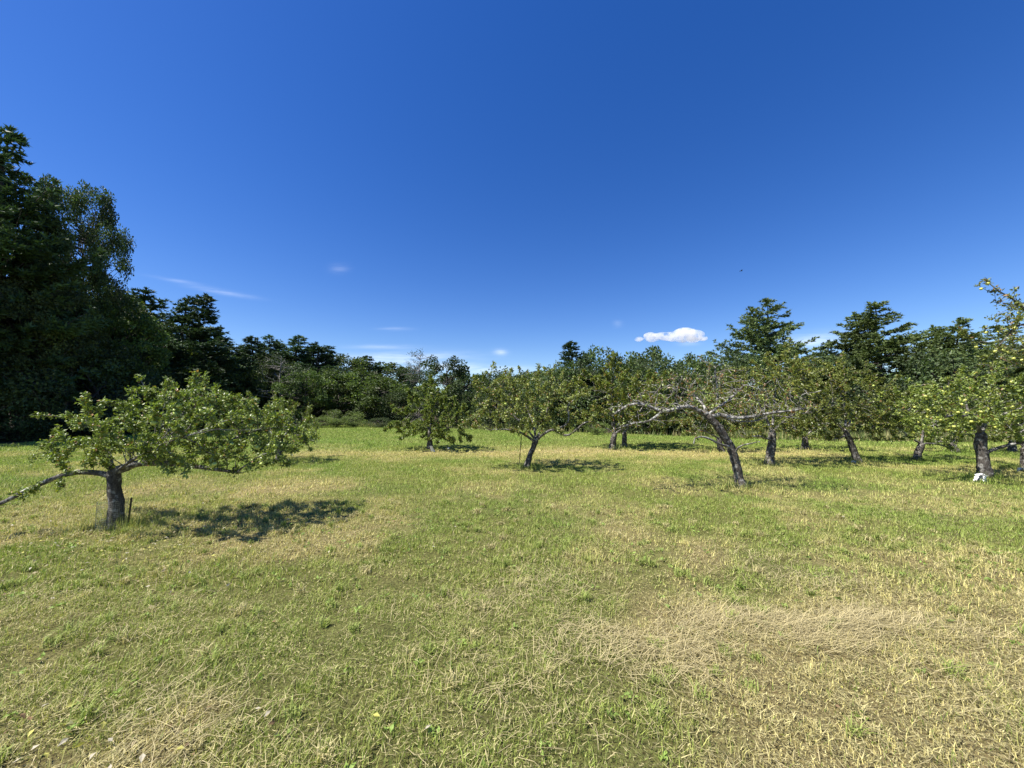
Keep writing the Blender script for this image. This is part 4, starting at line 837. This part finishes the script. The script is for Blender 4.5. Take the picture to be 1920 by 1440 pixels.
# raked dry hay
r = np.random.default_rng(21); hay = Geo()
def strands(cx, cy, sx, sy, n, ang, spread, L0, zt):
    x = cx + r.normal(size=n) * sx; y = cy + r.normal(size=n) * sy + .12 * np.sin(x * 5); a = ang + r.normal(size=n) * spread; L = L0 * r.uniform(.5, 1.5, n)
    q = np.exp(-.5 * (((x - cx) / sx) ** 2 * .4 + ((y - cy) / sy) ** 2)); z = terrain(x, y) + .01 + zt * q * r.random(n)
    el = r.normal(size=n) * .16 + .04; d = np.stack([np.cos(a) * np.cos(el), np.sin(a) * np.cos(el), np.sin(el)], 1); P = np.stack([x, y, z], 1); S = np.stack([-np.sin(a), np.cos(a), 0 * a], 1) * .0014
    k = r.normal(size=(n, 1)) * .3; M_ = P + d * (L * .5)[:, None] + [0, 0, .012]; Tp = P + d * L[:, None] + np.stack([-np.sin(a), np.cos(a), 0 * a], 1) * L[:, None] * k
    i = np.arange(n) * 5; c = np.array([.52, .445, .24]) * r.uniform(.55, 1.2, (n, 1))
    hay.add(np.stack([P - S, P + S, M_ + S, M_ - S, Tp], 1).reshape(-1, 3), np.concatenate([np.stack([i + 3, i + 2, i + 4], 1), np.stack([i, i + 1, i + 2], 1), np.stack([i, i + 2, i + 3], 1)]), None, np.repeat(c, 5, 0))
for px, py, sx, sy, n, ang, sp in ((1480, 1170, .36, .10, 2300, .0, .5), (1620, 1180, .42, .09, 2300, -.05, .5), (1370, 1185, .2, .10, 900, .1, .6), (1240, 1215, .28, .12, 1100, .1, .7), (1120, 1210, .25, .14, 500, .0, .8), (1000, 1110, .35, .15, 650, .2, .9),
                                   (1560, 1100, .3, .12, 450, .1, .7), (960, 1240, .4, .2, 450, 0, 1.2), (330, 1345, .25, .14, 420, .6, .8), (1800, 1290, .25, .2, 420, -.5, .6), (420, 925, .6, .25, 350, 0, .7), (1400, 1050, .4, .2, 350, .4, 1.0)):
    b = ground(px, py); strands(b[0], b[1], sx * 1.1, sy * 1.25, int(n * .5), ang, sp * 1.5, .17, .045)
n = 2600; yy_ = np.sqrt(r.random(n) * 32 + 1.2); 
for q in range(26):
    b = (r.uniform(-1.3, 1.3), r.uniform(1.5, 6)); strands(b[0] * b[1], b[1], .3, .2, 60, r.random() * 3, 1.2, .13, .02)
tag(link('dry_hay', hay.mesh('dry_hay'), M_GRASS), 'pale cut hay lying in loose streaks on the near turf', 'hay', None, 'stuff')
# broad-leaved weeds and fallen leaves
r = np.random.default_rng(31); wd = Geo(); n = 480; y = np.sqrt(r.random(n) * (6.5 ** 2 - 1.2 ** 2) + 1.2 ** 2); x = (r.random(n) * 2 - 1) * (1.5 * y + 1)
m = 7; P = np.repeat(np.stack([x, y, terrain(x, y) + .012], 1), m, 0) + r.normal(size=(n * m, 3)) * [.012, .012, .004]; a = r.random(n * m) * 6.283; el = r.uniform(.25, 1.1, n * m)
V_, T_, C_ = leaves_geo(P, np.stack([np.cos(a) * np.cos(el), np.sin(a) * np.cos(el), np.sin(el)], 1), 1.2, r.uniform(.018, .042, n * m), .27, np.repeat(np.array([[.2, .28, .06]]) * r.uniform(.7, 1.3, (n, 1)), m, 0), r, 1)
wd.add(V_, T_, None, C_); tag(link('broadleaf_weeds', wd.mesh('broadleaf_weeds'), M_GRASS), 'small broad leaved weeds scattered in the near turf', 'weeds', None, 'stuff')
fl = Geo(); n = 900; y = np.sqrt(r.random(n) * (7 ** 2 - 1.2 ** 2) + 1.2 ** 2); x = (r.random(n) * 2 - 1) * (1.5 * y + 1); e = 700; x[-60:] = r.uniform(-2.6, -1.1, 60); y[-60:] = r.uniform(1.55, 2.1, 60); x[:e] = B1[0] + .5 + r.normal(size=e) * 1.5; y[:e] = B1[1] - .3 + r.normal(size=e) * .8
P = np.stack([x, y, terrain(x, y) + .03 + .015 * r.random(n)], 1); a = r.random(n) * 6.283; pal = np.array([[.40, .33, .18], [.22, .14, .07], [.5, .47, .12], [.5, .45, .34]])
V_, T_, C_ = leaves_geo(P, np.stack([np.cos(a), np.sin(a), r.normal(size=n) * .25], 1), 1.2, r.uniform(.02, .045, n), .28, pal[r.integers(0, 4, n)] * r.uniform(.7, 1.2, (n, 1)), r, 1)
fl.add(V_, T_, None, C_); tag(link('fallen_leaves', fl.mesh('fallen_leaves'), M_GRASS), 'dry fallen leaves lying in the turf, thickest under the low left tree', 'leaves', None, 'stuff')
# tall weeds along the far edge of the meadow
r = np.random.default_rng(41); n = 60000; x = r.uniform(-20, 34, n); y = d_edge(x) + r.uniform(1.0, 6.5, n); keep = (r.random(n) < np.where(x > 12, .9, np.where(x < -8, .5, .06))); x, y = x[keep], y[keep]; n = len(x)
h = r.uniform(.15, .7, n) * (.4 + .9 * fbm(x, y, .6, 71)); a = r.random(n) * 6.283; ln = np.abs(r.normal(size=n)) * .5
P = np.stack([x, y, terrain(x, y)], 1); S = np.stack([-np.sin(a), np.cos(a), 0 * a], 1) * .02; Tp = P + np.stack([np.cos(a) * np.sin(ln), np.sin(a) * np.sin(ln), np.cos(ln)], 1) * h[:, None]
c = np.where((r.random(n) < .35)[:, None], [.30, .27, .12], [.12, .165, .045]) * r.uniform(.6, 1.3, (n, 1)); mw = Geo(); mw.add(np.stack([P - S, P + S, Tp], 1).reshape(-1, 3), np.arange(n * 3).reshape(-1, 3), None, np.repeat(c, 3, 0))
tag(link('meadow_weeds', mw.mesh('meadow_weeds'), M_GRASS), 'tall uncut weeds along the far edge of the meadow', 'weeds', None, 'stuff')
tot = sum(len(m.polygons) for m in bpy.data.meshes); print('faces in all meshes', tot)
